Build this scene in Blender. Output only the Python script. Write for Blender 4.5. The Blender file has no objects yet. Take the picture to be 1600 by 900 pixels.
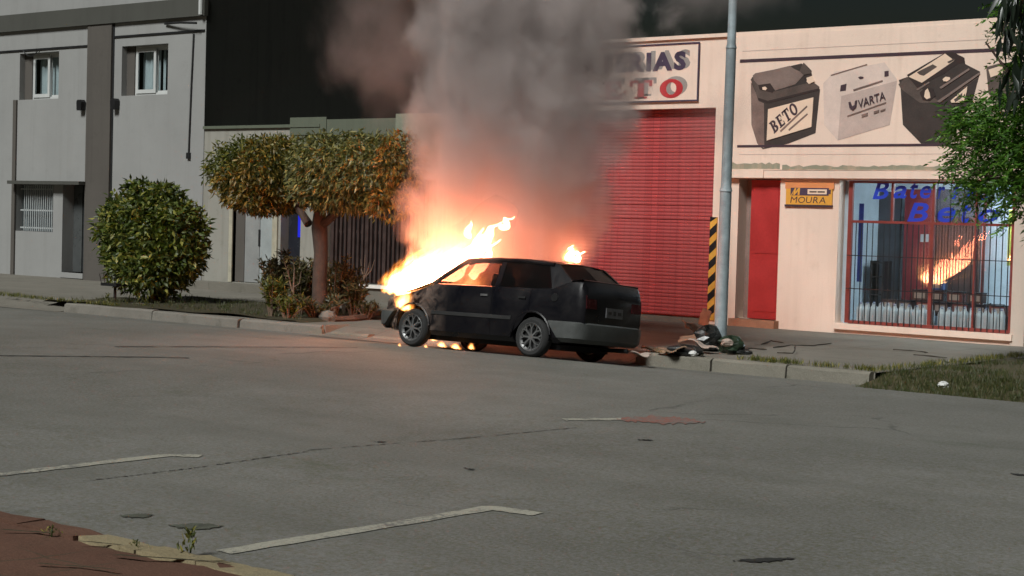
import bpy, bmesh, math, random
import numpy as np
from mathutils import Vector, Matrix
random.seed(7); rng = np.random.default_rng(7)
SC = bpy.context.scene; COL = SC.collection; R = math.radians; PI = math.pi

# ---------------------------------------------------------------- camera
F_PX = 2700.135
AX = Vector((0.76754926, 0.64036711, 0.0282504)); UP = Vector((-0.04644859, 0.01160832, 0.99885323)); FW = Vector((-0.63930482, 0.76798125, -0.03865411))
CAM = Vector((0, -28, 1.8733926))
cd = bpy.data.cameras.new('camera'); co = bpy.data.objects.new('camera', cd); COL.objects.link(co)
cd.sensor_width = 36; cd.lens = F_PX/1600*36; cd.clip_end = 2000; cd.clip_start = .1
m = Matrix((AX, UP, -FW)).transposed().to_4x4(); m.translation = CAM; co.matrix_world = m
SC.camera = co
def at(u, v, Y=0.0):                       # survey helper: photo pixel -> point on the vertical plane y = Y
    r = FW + AX*((u-800)/F_PX) - UP*((v-450)/F_PX)
    return CAM + r*((Y-CAM.y)/r.y)
def atz(u, v, z=0.0):                      # photo pixel -> point on the level plane z
    r = FW + AX*((u-800)/F_PX) - UP*((v-450)/F_PX)
    return CAM + r*((z-CAM.z)/r.z)

# ---------------------------------------------------------------- light: night sky, one lamp direction (street lighting from the left)
SUN_EL, SUN_AZ = 45.0, 173.0               # elevation; compass direction the light comes from (0 = +Y, clockwise)
w = bpy.data.worlds.new('World'); SC.world = w; w.use_nodes = True
nt = w.node_tree; bg = nt.nodes['Background']
sky = nt.nodes.new('ShaderNodeTexSky'); sky.sky_type = 'NISHITA'; sky.sun_disc = False
sky.sun_elevation = R(1.0); sky.sun_rotation = R(SUN_AZ); sky.air_density = 1.0; sky.dust_density = .4; sky.ozone_density = 2.5
nt.links.new(sky.outputs[0], bg.inputs[0]); bg.inputs[1].default_value = 0.02
sl = bpy.data.lights.new('sun', 'SUN'); so = bpy.data.objects.new('sun', sl); COL.objects.link(so)
sl.energy = 3.6; sl.angle = R(16); sl.color = (.98, 1.0, .97)
d = Vector((math.sin(R(SUN_AZ))*math.cos(R(SUN_EL)), math.cos(R(SUN_AZ))*math.cos(R(SUN_EL)), math.sin(R(SUN_EL))))
so.rotation_euler = d.to_track_quat('Z', 'Y').to_euler(); so.location = (-20, -30, 25)
vs = SC.view_settings; vs.view_transform = 'Standard'; vs.look = 'None'; vs.exposure = 0.0; vs.gamma = 1.0
cy = SC.cycles; cy.use_denoising = True; cy.max_bounces = 8; cy.diffuse_bounces = 3; cy.glossy_bounces = 3; cy.transmission_bounces = 6
cy.transparent_max_bounces = 16; cy.volume_bounces = 2; cy.volume_max_steps = 256; cy.use_adaptive_sampling = True; cy.adaptive_threshold = .02; cy.sample_clamp_indirect = 6; cy.caustics_reflective = False; cy.caustics_refractive = False

# ---------------------------------------------------------------- object helpers
def tag(o, label=None, cat=None, group=None, kind=None):
    if label: o['label'] = label
    if cat: o['category'] = cat
    if group: o['group'] = group
    if kind: o['kind'] = kind
    return o
def thing(name, label, cat, loc=(0, 0, 0), group=None, rot=(0, 0, 0)):
    o = bpy.data.objects.new(name, None); COL.objects.link(o); o.location = loc; o.rotation_euler = rot
    o.empty_display_size = .2
    return tag(o, label, cat, group)
class MB:
    def __init__(s): s.v = []; s.f = []; s.mi = []; s.cur = 0
    def add(s, vs, fs):
        b = len(s.v); s.v += [tuple(x) for x in vs]; s.f += [tuple(b+i for i in f) for f in fs]; s.mi += [s.cur]*len(fs); return s
    def box(s, x0, x1, y0, y1, z0, z1):
        return s.add([(x, y, z) for x in (x0, x1) for y in (y0, y1) for z in (z0, z1)],
                     [(0, 1, 3, 2), (4, 6, 7, 5), (0, 4, 5, 1), (2, 3, 7, 6), (0, 2, 6, 4), (1, 5, 7, 3)])
    def obox(s, c, ux, uy, uz):            # oriented box, half vectors
        c, ux, uy, uz = map(Vector, (c, ux, uy, uz))
        return s.add([c+a*ux+b*uy+g*uz for a in (-1, 1) for b in (-1, 1) for g in (-1, 1)],
                     [(0, 1, 3, 2), (4, 6, 7, 5), (0, 4, 5, 1), (2, 3, 7, 6), (0, 2, 6, 4), (1, 5, 7, 3)])
    def prism(s, pts, y0, y1):             # polygon in x,z (facade), extruded in y
        n = len(pts); v = [(p[0], y0, p[1]) for p in pts]+[(p[0], y1, p[1]) for p in pts]
        return s.add(v, [tuple(range(n)), tuple(range(2*n-1, n-1, -1))]+[(i, i+n, (i+1) % n+n, (i+1) % n) for i in range(n)])
    def slab(s, pts, z0, z1):              # polygon in x,y extruded in z
        n = len(pts); v = [(p[0], p[1], z0) for p in pts]+[(p[0], p[1], z1) for p in pts]
        return s.add(v, [tuple(range(n)), tuple(range(2*n-1, n-1, -1))]+[(i, i+n, (i+1) % n+n, (i+1) % n) for i in range(n)])
    def tube(s, pts, rad, n=8, cap=True):
        pts = [Vector(p) for p in pts]; k = len(pts)
        if not hasattr(rad, '__len__'): rad = [rad]*k
        vs = []; ref = Vector((0, 0, 1)); t0 = (pts[-1]-pts[0]).normalized()
        if abs(t0.z) > .9: ref = Vector((1, 0, 0))
        for i, p in enumerate(pts):
            t = (pts[min(i+1, k-1)]-pts[max(i-1, 0)]).normalized()
            a = t.cross(ref).normalized(); b = t.cross(a)
            vs += [p+(a*math.cos(2*PI*j/n)+b*math.sin(2*PI*j/n))*rad[i] for j in range(n)]
        fs = [(i*n+j, i*n+(j+1) % n, (i+1)*n+(j+1) % n, (i+1)*n+j) for i in range(k-1) for j in range(n)]
        if cap: fs += [tuple(range(n-1, -1, -1)), tuple((k-1)*n+j for j in range(n))]
        return s.add(vs, fs)
    def lathe(s, prof, c=(0, 0, 0), axis='z', n=24):   # prof: (radius, height) pairs, closed by their ends
        vs = []
        for r, h in prof:
            for j in range(n):
                a = 2*PI*j/n; x, y = r*math.cos(a), r*math.sin(a)
                q = (x, y, h) if axis == 'z' else (x, h, y)
                vs.append((c[0]+q[0], c[1]+q[1], c[2]+q[2]))
        k = len(prof)
        return s.add(vs, [(i*n+j, i*n+(j+1) % n, (i+1)*n+(j+1) % n, (i+1)*n+j) for i in range(k-1) for j in range(n)])
    def build(s, name, mats, parent=None, smooth=False, origin=None):
        me = bpy.data.meshes.new(name); v = np.array(s.v, float)
        if origin is not None: v = v-np.array(origin)
        me.from_pydata([tuple(x) for x in v], [], s.f)
        if not isinstance(mats, (list, tuple)): mats = [mats]
        for q in mats: me.materials.append(q)
        if len(mats) > 1: me.polygons.foreach_set('material_index', s.mi)
        bm = bmesh.new(); bm.from_mesh(me); bmesh.ops.recalc_face_normals(bm, faces=bm.faces); bm.to_mesh(me); bm.free()
        if smooth:
            me.polygons.foreach_set('use_smooth', [True]*len(me.polygons)); me.set_sharp_from_angle(angle=R(38))
        o = bpy.data.objects.new(name, me); COL.objects.link(o)
        if parent: o.parent = parent
        if origin is not None: o.location = origin
        return o
def copy_tree(o, parent=None):
    c = o.copy(); COL.objects.link(c)
    if parent: c.parent = parent
    for ch in list(o.children): copy_tree(ch, c)
    return c

# ---------------------------------------------------------------- material helpers
class NT:
    def __init__(s, mat): s.t = mat.node_tree; s.n = s.t.nodes; s.l = s.t.links
    def node(s, ty, **kw):
        q = s.n.new(ty)
        for k, v in kw.items(): setattr(q, k, v)
        return q
    def put(s, sock, val):
        if isinstance(val, bpy.types.NodeSocket): s.l.new(val, sock)
        elif val is not None: sock.default_value = val
    def math(s, op, a, b=None, c=None, clamp=False):
        q = s.node('ShaderNodeMath', operation=op, use_clamp=clamp)
        for i, x in enumerate((a, b, c)):
            if x is not None: s.put(q.inputs[i], x)
        return q.outputs[0]
    def vmath(s, op, a, b=None):
        q = s.node('ShaderNodeVectorMath', operation=op); s.put(q.inputs[0], a)
        if b is not None: s.put(q.inputs[1], b)
        return q.outputs['Value'] if op in ('LENGTH', 'DISTANCE', 'DOT_PRODUCT') else q.outputs[0]
    def coord(s, kind='Object'): return s.node('ShaderNodeTexCoord').outputs[kind]
    def mapping(s, vec, scale=(1, 1, 1), rot=(0, 0, 0), loc=(0, 0, 0)):
        q = s.node('ShaderNodeMapping'); s.put(q.inputs[0], vec); q.inputs['Scale'].default_value = scale; q.inputs['Rotation'].default_value = rot; q.inputs['Location'].default_value = loc
        return q.outputs[0]
    def noise(s, vec, scale=5, detail=4, rough=.55, dist=0, color=False):
        q = s.node('ShaderNodeTexNoise'); s.put(q.inputs['Vector'], vec); q.inputs['Scale'].default_value = scale; q.inputs['Detail'].default_value = detail
        q.inputs['Roughness'].default_value = rough; q.inputs['Distortion'].default_value = dist
        return q.outputs['Color' if color else 'Fac']
    def voro(s, vec, scale=5, feature='F1', out='Distance'):
        q = s.node('ShaderNodeTexVoronoi', feature=feature); s.put(q.inputs['Vector'], vec); q.inputs['Scale'].default_value = scale
        return q.outputs[out]
    def ramp(s, fac, stops):
        q = s.node('ShaderNodeValToRGB'); s.put(q.inputs[0], fac); e = q.color_ramp.elements
        while len(e) < len(stops): e.new(.5)
        for i, (p, c) in enumerate(stops):
            e[i].position = p; e[i].color = (c, c, c, 1) if not hasattr(c, '__len__') else (*c[:3], 1)
        return q.outputs[0]
    def mr(s, v, a, b, c=0., d=1., smooth=False):
        q = s.node('ShaderNodeMapRange', interpolation_type='SMOOTHSTEP' if smooth else 'LINEAR'); s.put(q.inputs[0], v)
        for i, x in enumerate((a, b, c, d)): q.inputs[i+1].default_value = x
        return q.outputs[0]
    def mix(s, fac, a, b, mode='MIX'):
        q = s.node('ShaderNodeMix', data_type='RGBA', blend_type=mode); s.put(q.inputs[0], fac)
        s.put(q.inputs[6], a if not (hasattr(a, '__len__') and len(a) == 3) else (*a, 1)); s.put(q.inputs[7], b if not (hasattr(b, '__len__') and len(b) == 3) else (*b, 1))
        return q.outputs[2]
    def sep(s, vec): q = s.node('ShaderNodeSeparateXYZ'); s.put(q.inputs[0], vec); return q.outputs
    def comb(s, x, y, z):
        q = s.node('ShaderNodeCombineXYZ')
        for i, a in enumerate((x, y, z)): s.put(q.inputs[i], a)
        return q.outputs[0]
    def bump(s, h, strength=.3, dist=.02):
        q = s.node('ShaderNodeBump'); s.put(q.inputs['Height'], h); q.inputs['Strength'].default_value = strength; q.inputs['Distance'].default_value = dist
        return q.outputs[0]
def newmat(name):
    m = bpy.data.materials.new(name); m.use_nodes = True; t = NT(m); return m, t, t.n['Principled BSDF']
def mat(name, col, rough=.7, var=.25, scale=3., bump=.0, bscale=60., metal=0., dirt=None, dirt_amt=.5, spec=.5):
    """plain surface: base colour with two scales of variation, optional dirt colour patches and fine relief"""
    m, t, b = newmat(name); P = t.coord()
    n1 = t.noise(P, scale, 5, .6); n2 = t.noise(P, scale*14, 3, .6)
    k = t.math('ADD', t.mr(n1, .3, .7, 1-var, 1+var*.6), t.mr(n2, .3, .7, -var*.35, var*.35))
    c = t.mix(1.0, col, t.comb(k, k, k), 'MULTIPLY')
    if dirt is not None:
        dmask = t.mr(t.noise(t.mapping(P, (1, 1, .35)), scale*.7, 6, .65, .6), .52, .72, 0, dirt_amt)
        c = t.mix(dmask, c, dirt)
    t.put(b.inputs['Base Color'], c); b.inputs['Metallic'].default_value = metal
    t.put(b.inputs['Roughness'], t.mr(n1, .3, .7, max(.02, rough-.08), min(1, rough+.08)))
    b.inputs['Specular IOR Level'].default_value = spec
    if bump: t.put(b.inputs['Normal'], t.bump(t.noise(P, bscale, 4, .6), bump, .01))
    return m
def emit(name, col, s):
    m, t, b = newmat(name); b.inputs['Base Color'].default_value = (*col, 1); b.inputs['Emission Color'].default_value = (*col, 1); b.inputs['Emission Strength'].default_value = s
    return m
def leafmat(name, a, b_, c_=None, amt=.3):
    m, t, b = newmat(name)
    q = t.node('ShaderNodeAttribute'); q.attribute_name = 'tint'
    st = [(0, a), (1, b_)] if c_ is None else [(0, a), (1-amt, b_), (1, c_)]
    col = t.ramp(q.outputs['Fac'], st)
    t.put(b.inputs['Base Color'], col); b.inputs['Roughness'].default_value = .5
    tr = t.node('ShaderNodeBsdfTranslucent'); t.put(tr.inputs[0], t.mix(1.0, col, (1.3, 1.5, .6), 'MULTIPLY'))
    ms = t.node('ShaderNodeMixShader'); ms.inputs[0].default_value = .25
    t.l.new(b.outputs[0], ms.inputs[1]); t.l.new(tr.outputs[0], ms.inputs[2]); t.l.new(ms.outputs[0], t.n['Material Output'].inputs[0])
    return m

# surfaces
def road_material():
    m, t, b = newmat('worn_asphalt'); P = t.coord()
    big = t.noise(P, .22, 5, .6); mid = t.noise(P, 1.3, 5, .65); fine = t.noise(P, 34, 4, .75); grit = t.voro(P, 60); spots = t.voro(P, 7.5)
    base = t.mix(t.mr(big, .35, .65, 0, 1), (.128, .125, .114), (.182, .177, .163))
    base = t.mix(t.mr(mid, .45, .75, 0, .45), base, (.085, .085, .07))
    base = t.mix(t.mr(fine, .5, .66, 0, .5), base, (.235, .23, .22)); base = t.mix(t.mr(fine, .5, .36, 0, .42), base, (.075, .072, -.032))
    base = t.mix(t.mr(grit, .1, .3, .5, 0), base, (.055, .055, .05))
    e = t.voro(t.vmath('ADD', P, t.vmath('MULTIPLY', t.noise(P, 1.1, 4, .6, 0, True), (.9, .9, 0))), .21, 'DISTANCE_TO_EDGE')
    crack = t.math('MULTIPLY', t.mr(e, .0, .006, 1, 0), t.mr(t.noise(P, .5, 3), .52, .64, 0, .5))
    base = t.mix(crack, base, (.03, .03, .025))
    moss = t.mr(t.noise(t.mapping(P, (.5, 1.4, 1)), .55, 6, .65), .63, .75, 0, .55)
    base = t.mix(moss, base, (.06, .075, .035))
    base = t.mix(t.mr(spots, .04, .1, .75, 0), base, (.06, .058, .05)); wear = t.noise(t.mapping(P, (.12, 1.0, 1)), .8, 5, .6); base = t.mix(t.mr(wear, .5, .7, 0, .4), base, (.1, .1, .085))
    t.put(b.inputs['Base Color'], base); b.inputs['Roughness'].default_value = .82; b.inputs['Specular IOR Level'].default_value = .3
    h = t.math('ADD', t.math('MULTIPLY', fine, .6), t.math('MULTIPLY', t.noise(P, 9, 4), 1.2)); h = t.math('SUBTRACT', h, t.math('MULTIPLY', crack, 2))
    t.put(b.inputs['Normal'], t.bump(h, .5, .015)); return m
def concrete_material(name, a, b2, dirtc, joint=None):
    m, t, b = newmat(name); P = t.coord()
    c = t.mix(t.mr(t.noise(P, .8, 6, .65), .3, .7), a, b2)
    c = t.mix(t.mr(t.noise(P, 2.6, 6, .7, .4), .55, .75, 0, .7), c, dirtc)
    c = t.mix(t.mr(t.noise(P, 70, 3, .7), .5, .7, 0, .5), c, tuple(x*1.45 for x in b2))
    h = t.noise(P, 30, 5, .65)
    if joint:
        br = t.node('ShaderNodeTexBrick'); t.put(br.inputs['Vector'], t.vmath('ADD', P, t.vmath('MULTIPLY', t.noise(P, 2, 3, .5, 0, True), (.12, .12, 0))))
        br.offset = .0; br.inputs['Scale'].default_value = 1; br.inputs['Brick Width'].default_value = joint; br.inputs['Row Height'].default_value = joint; br.inputs['Mortar Size'].default_value = .012; br.inputs['Mortar Smooth'].default_value = .5
        br.inputs['Color1'].default_value = br.inputs['Color2'].default_value = (0, 0, 0, 1); br.inputs['Mortar'].default_value = (1, 1, 1, 1)
        c = t.mix(t.math('MULTIPLY', br.outputs['Color'], t.mr(t.noise(P, .7, 3), .42, .6, 0, .8)), c, (.045, .05, .03))
    t.put(b.inputs['Base Color'], c); b.inputs['Roughness'].default_value = .9; b.inputs['Specular IOR Level'].default_value = .25
    t.put(b.inputs['Normal'], t.bump(h, .5, .02)); return m
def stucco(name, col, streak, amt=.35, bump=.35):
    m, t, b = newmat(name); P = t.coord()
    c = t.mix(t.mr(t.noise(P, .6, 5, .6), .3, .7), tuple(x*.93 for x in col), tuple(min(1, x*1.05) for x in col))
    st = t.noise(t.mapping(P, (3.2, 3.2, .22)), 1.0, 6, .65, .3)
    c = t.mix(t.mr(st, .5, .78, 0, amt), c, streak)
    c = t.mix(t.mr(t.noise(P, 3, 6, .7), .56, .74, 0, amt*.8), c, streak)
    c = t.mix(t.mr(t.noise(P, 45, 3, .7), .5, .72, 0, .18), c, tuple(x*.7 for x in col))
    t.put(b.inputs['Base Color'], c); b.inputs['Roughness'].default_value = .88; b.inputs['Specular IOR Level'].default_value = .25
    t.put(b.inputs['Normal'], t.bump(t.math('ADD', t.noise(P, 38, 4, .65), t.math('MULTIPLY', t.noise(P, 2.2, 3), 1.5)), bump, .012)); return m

M_road = road_material()
M_walk = concrete_material('pavement_concrete', (.14, .13, .108), (.19, .175, .148), (.085, .08, .06), 1.35)
M_kerb = concrete_material('kerb_concrete', (.15, .14, .115), (.215, .2, .165), (.075, .075, .05))
M_kerb_pale = concrete_material('kerb_pale', (.14, .13, .112), (.21, .195, .17), (.075, .07, .055))
M_brickdust = concrete_material('terracotta_pavement', (.085, .042, .028), (.125, .066, .045), (.045, .032, .02), .42)
M_yellow_kerb = concrete_material('faded_yellow_paint', (.22, .18, .105), (.28, .235, .145), (.11, .1, .07))
def worn_paint(name, col, under, keep):
    m, t, b = newmat(name); P = t.coord()
    k = t.math('ADD', t.math('MULTIPLY', t.noise(P, 16, 6, .75), .55), t.math('MULTIPLY', t.noise(P, 2.2, 4, .6), .45))
    c = t.mix(t.mr(k, .5-keep*.12, .58-keep*.12, 0, 1), under, col); c = t.mix(t.mr(t.noise(P, 34, 4, .75), .36, .5, .4, 0), c, (.09, .088, .078))
    t.put(b.inputs['Base Color'], c); b.inputs['Roughness'].default_value = .85; t.put(b.inputs['Normal'], t.bump(t.noise(P, 34, 4, .75), .6, .02)); return m
M_line = worn_paint('faded_white_paint', (.34, .325, .265), (.15, .147, .132), .7)
M_stain = worn_paint('red_oxide_stain', (.24, .095, .07), (.165, .14, .125), .5)
M_tar = mat('tar_crack', (.02, .02, .018), .9)
M_crack = mat('fine_crack', (.05, .048, .042), .95)
M_moss = mat('moss_patch', (.078, .083, .062), .95, .5, 8)
M_soil = concrete_material('verge_soil', (.06, .052, .026), (.085, .072, .04), (.035, .04, .016))
M_bed = concrete_material('bed_soil', (.04, .036, .02), (.06, .05, .03), (.028, .034, .014))
M_grass = leafmat('grass_blade', (.035, .05, .015), (.07, .085, .025), (.13, .11, .045))
M_wall_a = stucco('grey_stucco', (.29, .29, .283), (.2, .195, .185), .3)
M_wall_dark = stucco('dark_render', (.075, .075, .066), (.05, .048, .042), .4)
M_party = stucco('unlit_party_render', (.032, .034, .03), (.016, .017, .016), .6)  # near-black tone stands in for the side wall getting no light
M_pilaster = stucco('brown_grey_stucco', (.1, .09, .08), (.06, .055, .05), .4)
M_white_house = stucco('white_stucco', (.3, .29, .255), (.13, .115, .09), .55)
M_green_house = stucco('grey_green_stucco', (.12, .135, .1), (.07, .075, .055), .5)
M_shop = stucco('peach_paint', (.8, .64, .535), (.5, .36, .27), .32, .25)
M_shop_pale = stucco('pale_pillar_paint', (.56, .48, .41), (.38, .33, .28), .35, .2)
M_stainline = stucco('mossy_streak', (.27, .27, .2), (.6, .43, .32), .75, .2)
M_frame_white = mat('white_aluminium', (.52, .53, .52), .4, .08)
M_curtain = mat('net_curtain', (.55, .58, .58), .9, .15, 2)
M_dark = mat('dark_opening', (.012, .013, .014), .6, .2)
M_black = mat('black_paint', (.014, .014, .015), .45, .3)
M_grille = mat('white_grille', (.38, .4, .4), .5, .1)
M_reddoor = mat('red_door_paint', (.4, .028, .028), .5, .18, 1.5, .1, 40)
M_redframe = mat('red_oxide_frame', (.2, .035, .028), .55, .3, 3)
def shutter_material():
    m, t, b = newmat('red_shutter_enamel'); P = t.coord('Object')
    br = t.node('ShaderNodeTexBrick'); x, y, z = t.sep(P)[:3]; t.put(br.inputs['Vector'], t.comb(x, z, 0.)); br.inputs['Scale'].default_value = 1; br.inputs['Brick Width'].default_value = .16; br.inputs['Row Height'].default_value = .0695
    br.inputs['Mortar Size'].default_value = .008; br.inputs['Mortar Smooth'].default_value = .4; br.inputs['Color1'].default_value = (.44, .066, .066, 1); br.inputs['Color2'].default_value = (.36, .05, .052, 1); br.inputs['Mortar'].default_value = (.25, .034, .038, 1)
    c = t.mix(t.mr(t.noise(P, 1.1, 6, .65), .42, .7, 0, .7), br.outputs['Color'], (.42, .1, .095)); c = t.mix(t.mr(t.noise(P, 7, 5, .7), .52, .75, 0, .6), c, (.2, .03, .032))
    t.put(b.inputs['Base Color'], c); b.inputs['Roughness'].default_value = .65; return m
M_shutter = shutter_material()
M_ink = mat('mural_ink', (.055, .03, .04), .8, .25, 4)
M_navy = mat('navy_sign_paint', (.06, .04, .075), .6, .3, 3)
M_signred = mat('red_sign_paint', (.45, .03, .035), .6, .2, 3)
M_signgrey = mat('grey_sign_paint', (.3, .27, .25), .7, .2, 3)
M_bat_dark = mat('mural_umber', (.048, .036, .032), .85, .35, 3)
M_bat_mid = mat('mural_umber_mid', (.1, .074, .063), .85, .35, 3)
M_bat_side = mat('mural_umber_side', (.2, .135, .115), .85, .35, 3)
M_bat_pale = mat('mural_pale', (.66, .54, .475), .85, .12, 3)
M_bat_palemid = mat('mural_pale_mid', (.5, .395, .35), .85, .15, 3)
M_cream = mat('mural_cream', (.78, .6, .46), .85, .08, 3)
M_yellow = mat('sign_yellow', (.72, .36, .055), .5, .12, 3)
M_orange = mat('sign_orange', (.7, .27, .1), .55, .1, 3)
M_blue = emit('glowing_blue_vinyl', (.003, .04, .45), .04)  # opaque letters given a faint glow of their own
M_hz_y = mat('hazard_yellow', (.72, .38, .06), .5, .2, 4)
M_step = mat('terracotta_step', (.4, .2, .12), .8, .25, 4)
M_pole = mat('galvanised_pole', (.3, .36, .385), .45, .25, 5, metal=.0, dirt=(.11, .1, .09), dirt_amt=.5)
M_bark = mat('bark', (.075, .048, .036), .95, .4, 6, .8, 22)
M_twig = mat('pale_twig', (.2, .13, .09), .9, .3, 8)

# ---------------------------------------------------------------- ground
KY = -7.45
KERBS = [(-28.6, -21.35), (-14.75, -10.9)]
def road_z(y):
    pts = [(-23, -.085), (-21.65, -.08), (-18, -.03), (-14, 0.0), (-10.6, -.005), (-9.2, -.03), (-7.85, -.165), (-7.2, -.17)]
    return float(np.interp(y, [p[0] for p in pts], [p[1] for p in pts]))
def sheet(name, xs, ys, zf, m, parent=None, smooth=True):
    v = [(x, y, zf(x, y)) for x in xs for y in ys]; ny = len(ys)
    f = [(i*ny+j, (i+1)*ny+j, (i+1)*ny+j+1, i*ny+j+1) for i in range(len(xs)-1) for j in range(ny-1)]
    b = MB(); b.add(v, f); return b.build(name, m, parent, smooth)
def wob(x, y, s=.6): return math.sin(x*1.7*s+y*.9)*.5+math.sin(x*.63*s-y*2.1*s+1.3)*.5
# one sheet of earth to the horizon
g = MB(); g.box(-600, 600, -600, 900, -1.2, -.45); tag(g.build('ground', M_soil), kind='structure')
road = sheet('road', list(np.linspace(-120, -40, 10))+list(np.arange(-39, 4.1, .5))+list(np.linspace(8, 90, 10)),
             list(np.arange(-23, -7.19, .2)), lambda x, y: road_z(y)+.006*wob(x, y), M_road); tag(road, kind='structure')
def has_kerb(x): return any(a <= x <= b for a, b in KERBS)
def walk_z(x, y):
    if x > -10.85: return -.16+.16*min(1, max(0, (y+7.6)/2.4))-.0
    if has_kerb(x): return -.32 if y < -7.32 else .01*wob(x*2, y*2)
    k = min(1, max(0, (y+7.55)/1.0)); return -.158*(1-k*k*(3-2*k))+.008*wob(x*2, y*2)*k
walk = sheet('pavement', sorted(set(list(np.linspace(-120, -46, 8))+list(np.arange(-45, -10.9, .25))+[-28.61, -28.59, -21.36, -21.34, -14.76, -14.74, -10.91])),
             [-7.7, -7.55, -7.33, -7.31]+list(np.arange(-7.1, .41, .25))+[.6], walk_z, M_walk); tag(walk, kind='structure')
verge = sheet('grass_verge', list(np.arange(-10.95, 6, .25))+[20, 60], list(np.arange(-8.0, 6.1, .25)),
              lambda x, y: (-.2+.2*min(1, max(0, (y+8.0)/1.0)))+.025*wob(x*3, y*3)+(.01 if x > -10.8 else -.02), M_soil); tag(verge, kind='structure')
kerb = MB(); kerb.box(-28.6, -21.35, -7.40, -7.34, -.3, -.06); kerb.box(-14.75, -10.95, -7.40, -7.34, -.3, -.06); kerb = kerb.build('kerb', M_kerb); tag(kerb, kind='structure')
def kerb_stone(x0, x1, dy=0, dz=0, tilt=0, m=M_kerb, top=.012):
    b = MB(); n = 5
    prof = [(-7.28, -.3), (-7.28, top), (-7.40, top), (-7.445, top-.03), (-7.47, -.3)]
    v = []
    for i in range(n+1):
        x = x0+(x1-x0)*i/n
        for y, z in prof: v.append((x, y+dy+random.uniform(-.008, .008)+tilt*(i/n-.5), z+dz+random.uniform(-.008, .008)*(z > -.2)))
    k = len(prof)
    f = [(i*k+j, (i+1)*k+j, (i+1)*k+(j+1) % k, i*k+(j+1) % k) for i in range(n) for j in range(k)]+[tuple(range(k)), tuple(n*k+j for j in range(k-1, -1, -1))]
    b.add(v, f); return b.build('kerb_stone', m, kerb)
for x0, x1, dy, dz, ti in [(-28.55, -25.9, .0, .0, .05), (-25.86, -23.4, -.03, -.01, -.06), (-23.36, -21.4, .02, -.015, .09)]: kerb_stone(x0, x1, dy, dz, ti, M_kerb_pale)
for x0, x1 in [(-14.7, -13.42), (-13.39, -12.2), (-12.17, -10.93)]: kerb_stone(x0, x1, 0, 0, random.uniform(-.02, .02))
for x0, x1, dz in [(-21.2, -20.3, -.105), (-20.2, -19.2, -.12), (-19.1, -18.2, -.115)]: kerb_stone(x0, x1, .1, dz, random.uniform(-.06, .06))
# paint and wear on the carriageway (sheets just above it)
def strip(name, pts, wid, m, dz=.006, jag=.01, n=14, taper=False):
    pts = [Vector((p[0], p[1], 0)) for p in pts]; out = []
    for a, b in zip(pts[:-1], pts[1:]):
        for i in range(n+1): out.append(a.lerp(b, i/n))
    L = []; Rr = []
    for i, p in enumerate(out):
        a = out[max(0, i-1)]; c = out[min(len(out)-1, i+1)]; t = (c-a).normalized() if (c-a).length > 1e-6 else Vector((1, 0, 0)); nrm = Vector((-t.y, t.x, 0))
        h = wid/2*(1 if not taper else max(.08, math.sin(PI*(i+.5)/len(out))))
        q = p+nrm*(h+random.uniform(-jag, jag)); r = p-nrm*(h+random.uniform(-jag, jag))
        L.append((q.x, q.y, road_z(q.y)+.006*wob(q.x, q.y)+dz)); Rr.append((r.x, r.y, road_z(r.y)+.006*wob(r.x, r.y)+dz))
    k = len(out); b = MB(); b.add(L+Rr, [(i, i+1, k+i+1, k+i) for i in range(k-1)]); return b.build(name, m, road)
strip('parking_line', [(-7.56, -21.45), (-7.43, -19.24), (-7.05, -19.2)], .14, M_line)
strip('parking_line', [(-11.4, -23), (-10.78, -20.78), (-10.72, -19.3), (-10.5, -19.15)], .135, M_line)
strip('lane_mark', [(-10.1, -15.04), (-9.7, -14.5)], .16, M_line, jag=.03)
strip('paint_stain', [(-9.78, -14.62), (-9.45, -14.33), (-9.1, -14.12)], .6, M_stain, jag=.1, taper=True)
for pts, wd in [([(-18.9, -15.4), (-18.2, -14.6), (-17.3, -13.65)], .07), ([(-19.3, -13.3), (-18.4, -11.9), (-17.5, -10.4)], .06)]: strip('tar_crack', pts, wd, M_tar, jag=.025)
for (u, v), (u2, v2), wd in [((185, 803), (240, 802), .14), ((262, 818), (350, 820), .2), ((1145, 880), (1242, 876), .09), ((995, 696), (1022, 697), .07), ((1578, 750), (1600, 754), .08), ((582, 697), (602, 697), .05), ((725, 738), (738, 742), .05)]:
    a, b_ = atz(u, v, -.06), atz(u2, v2, -.06); strip('moss_patch', [(a.x, a.y), ((a.x+b_.x)/2+.03, (a.y+b_.y)/2), (b_.x, b_.y)], wd, M_moss if wd > .1 else M_tar, .007, .02, 10, True)
for (u, v), (u2, v2) in [((130, 747), (480, 705)), ((480, 705), (900, 672)), ((0, 548), (70, 546))]:
    a, b_ = atz(u, v, -.04), atz(u2, v2, -.03); strip('road_crack', [(a.x, a.y), ((a.x+b_.x)/2+.05, (a.y+b_.y)/2-.08), (b_.x, b_.y)], .012, M_crack, .005, .014, 40)
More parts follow.
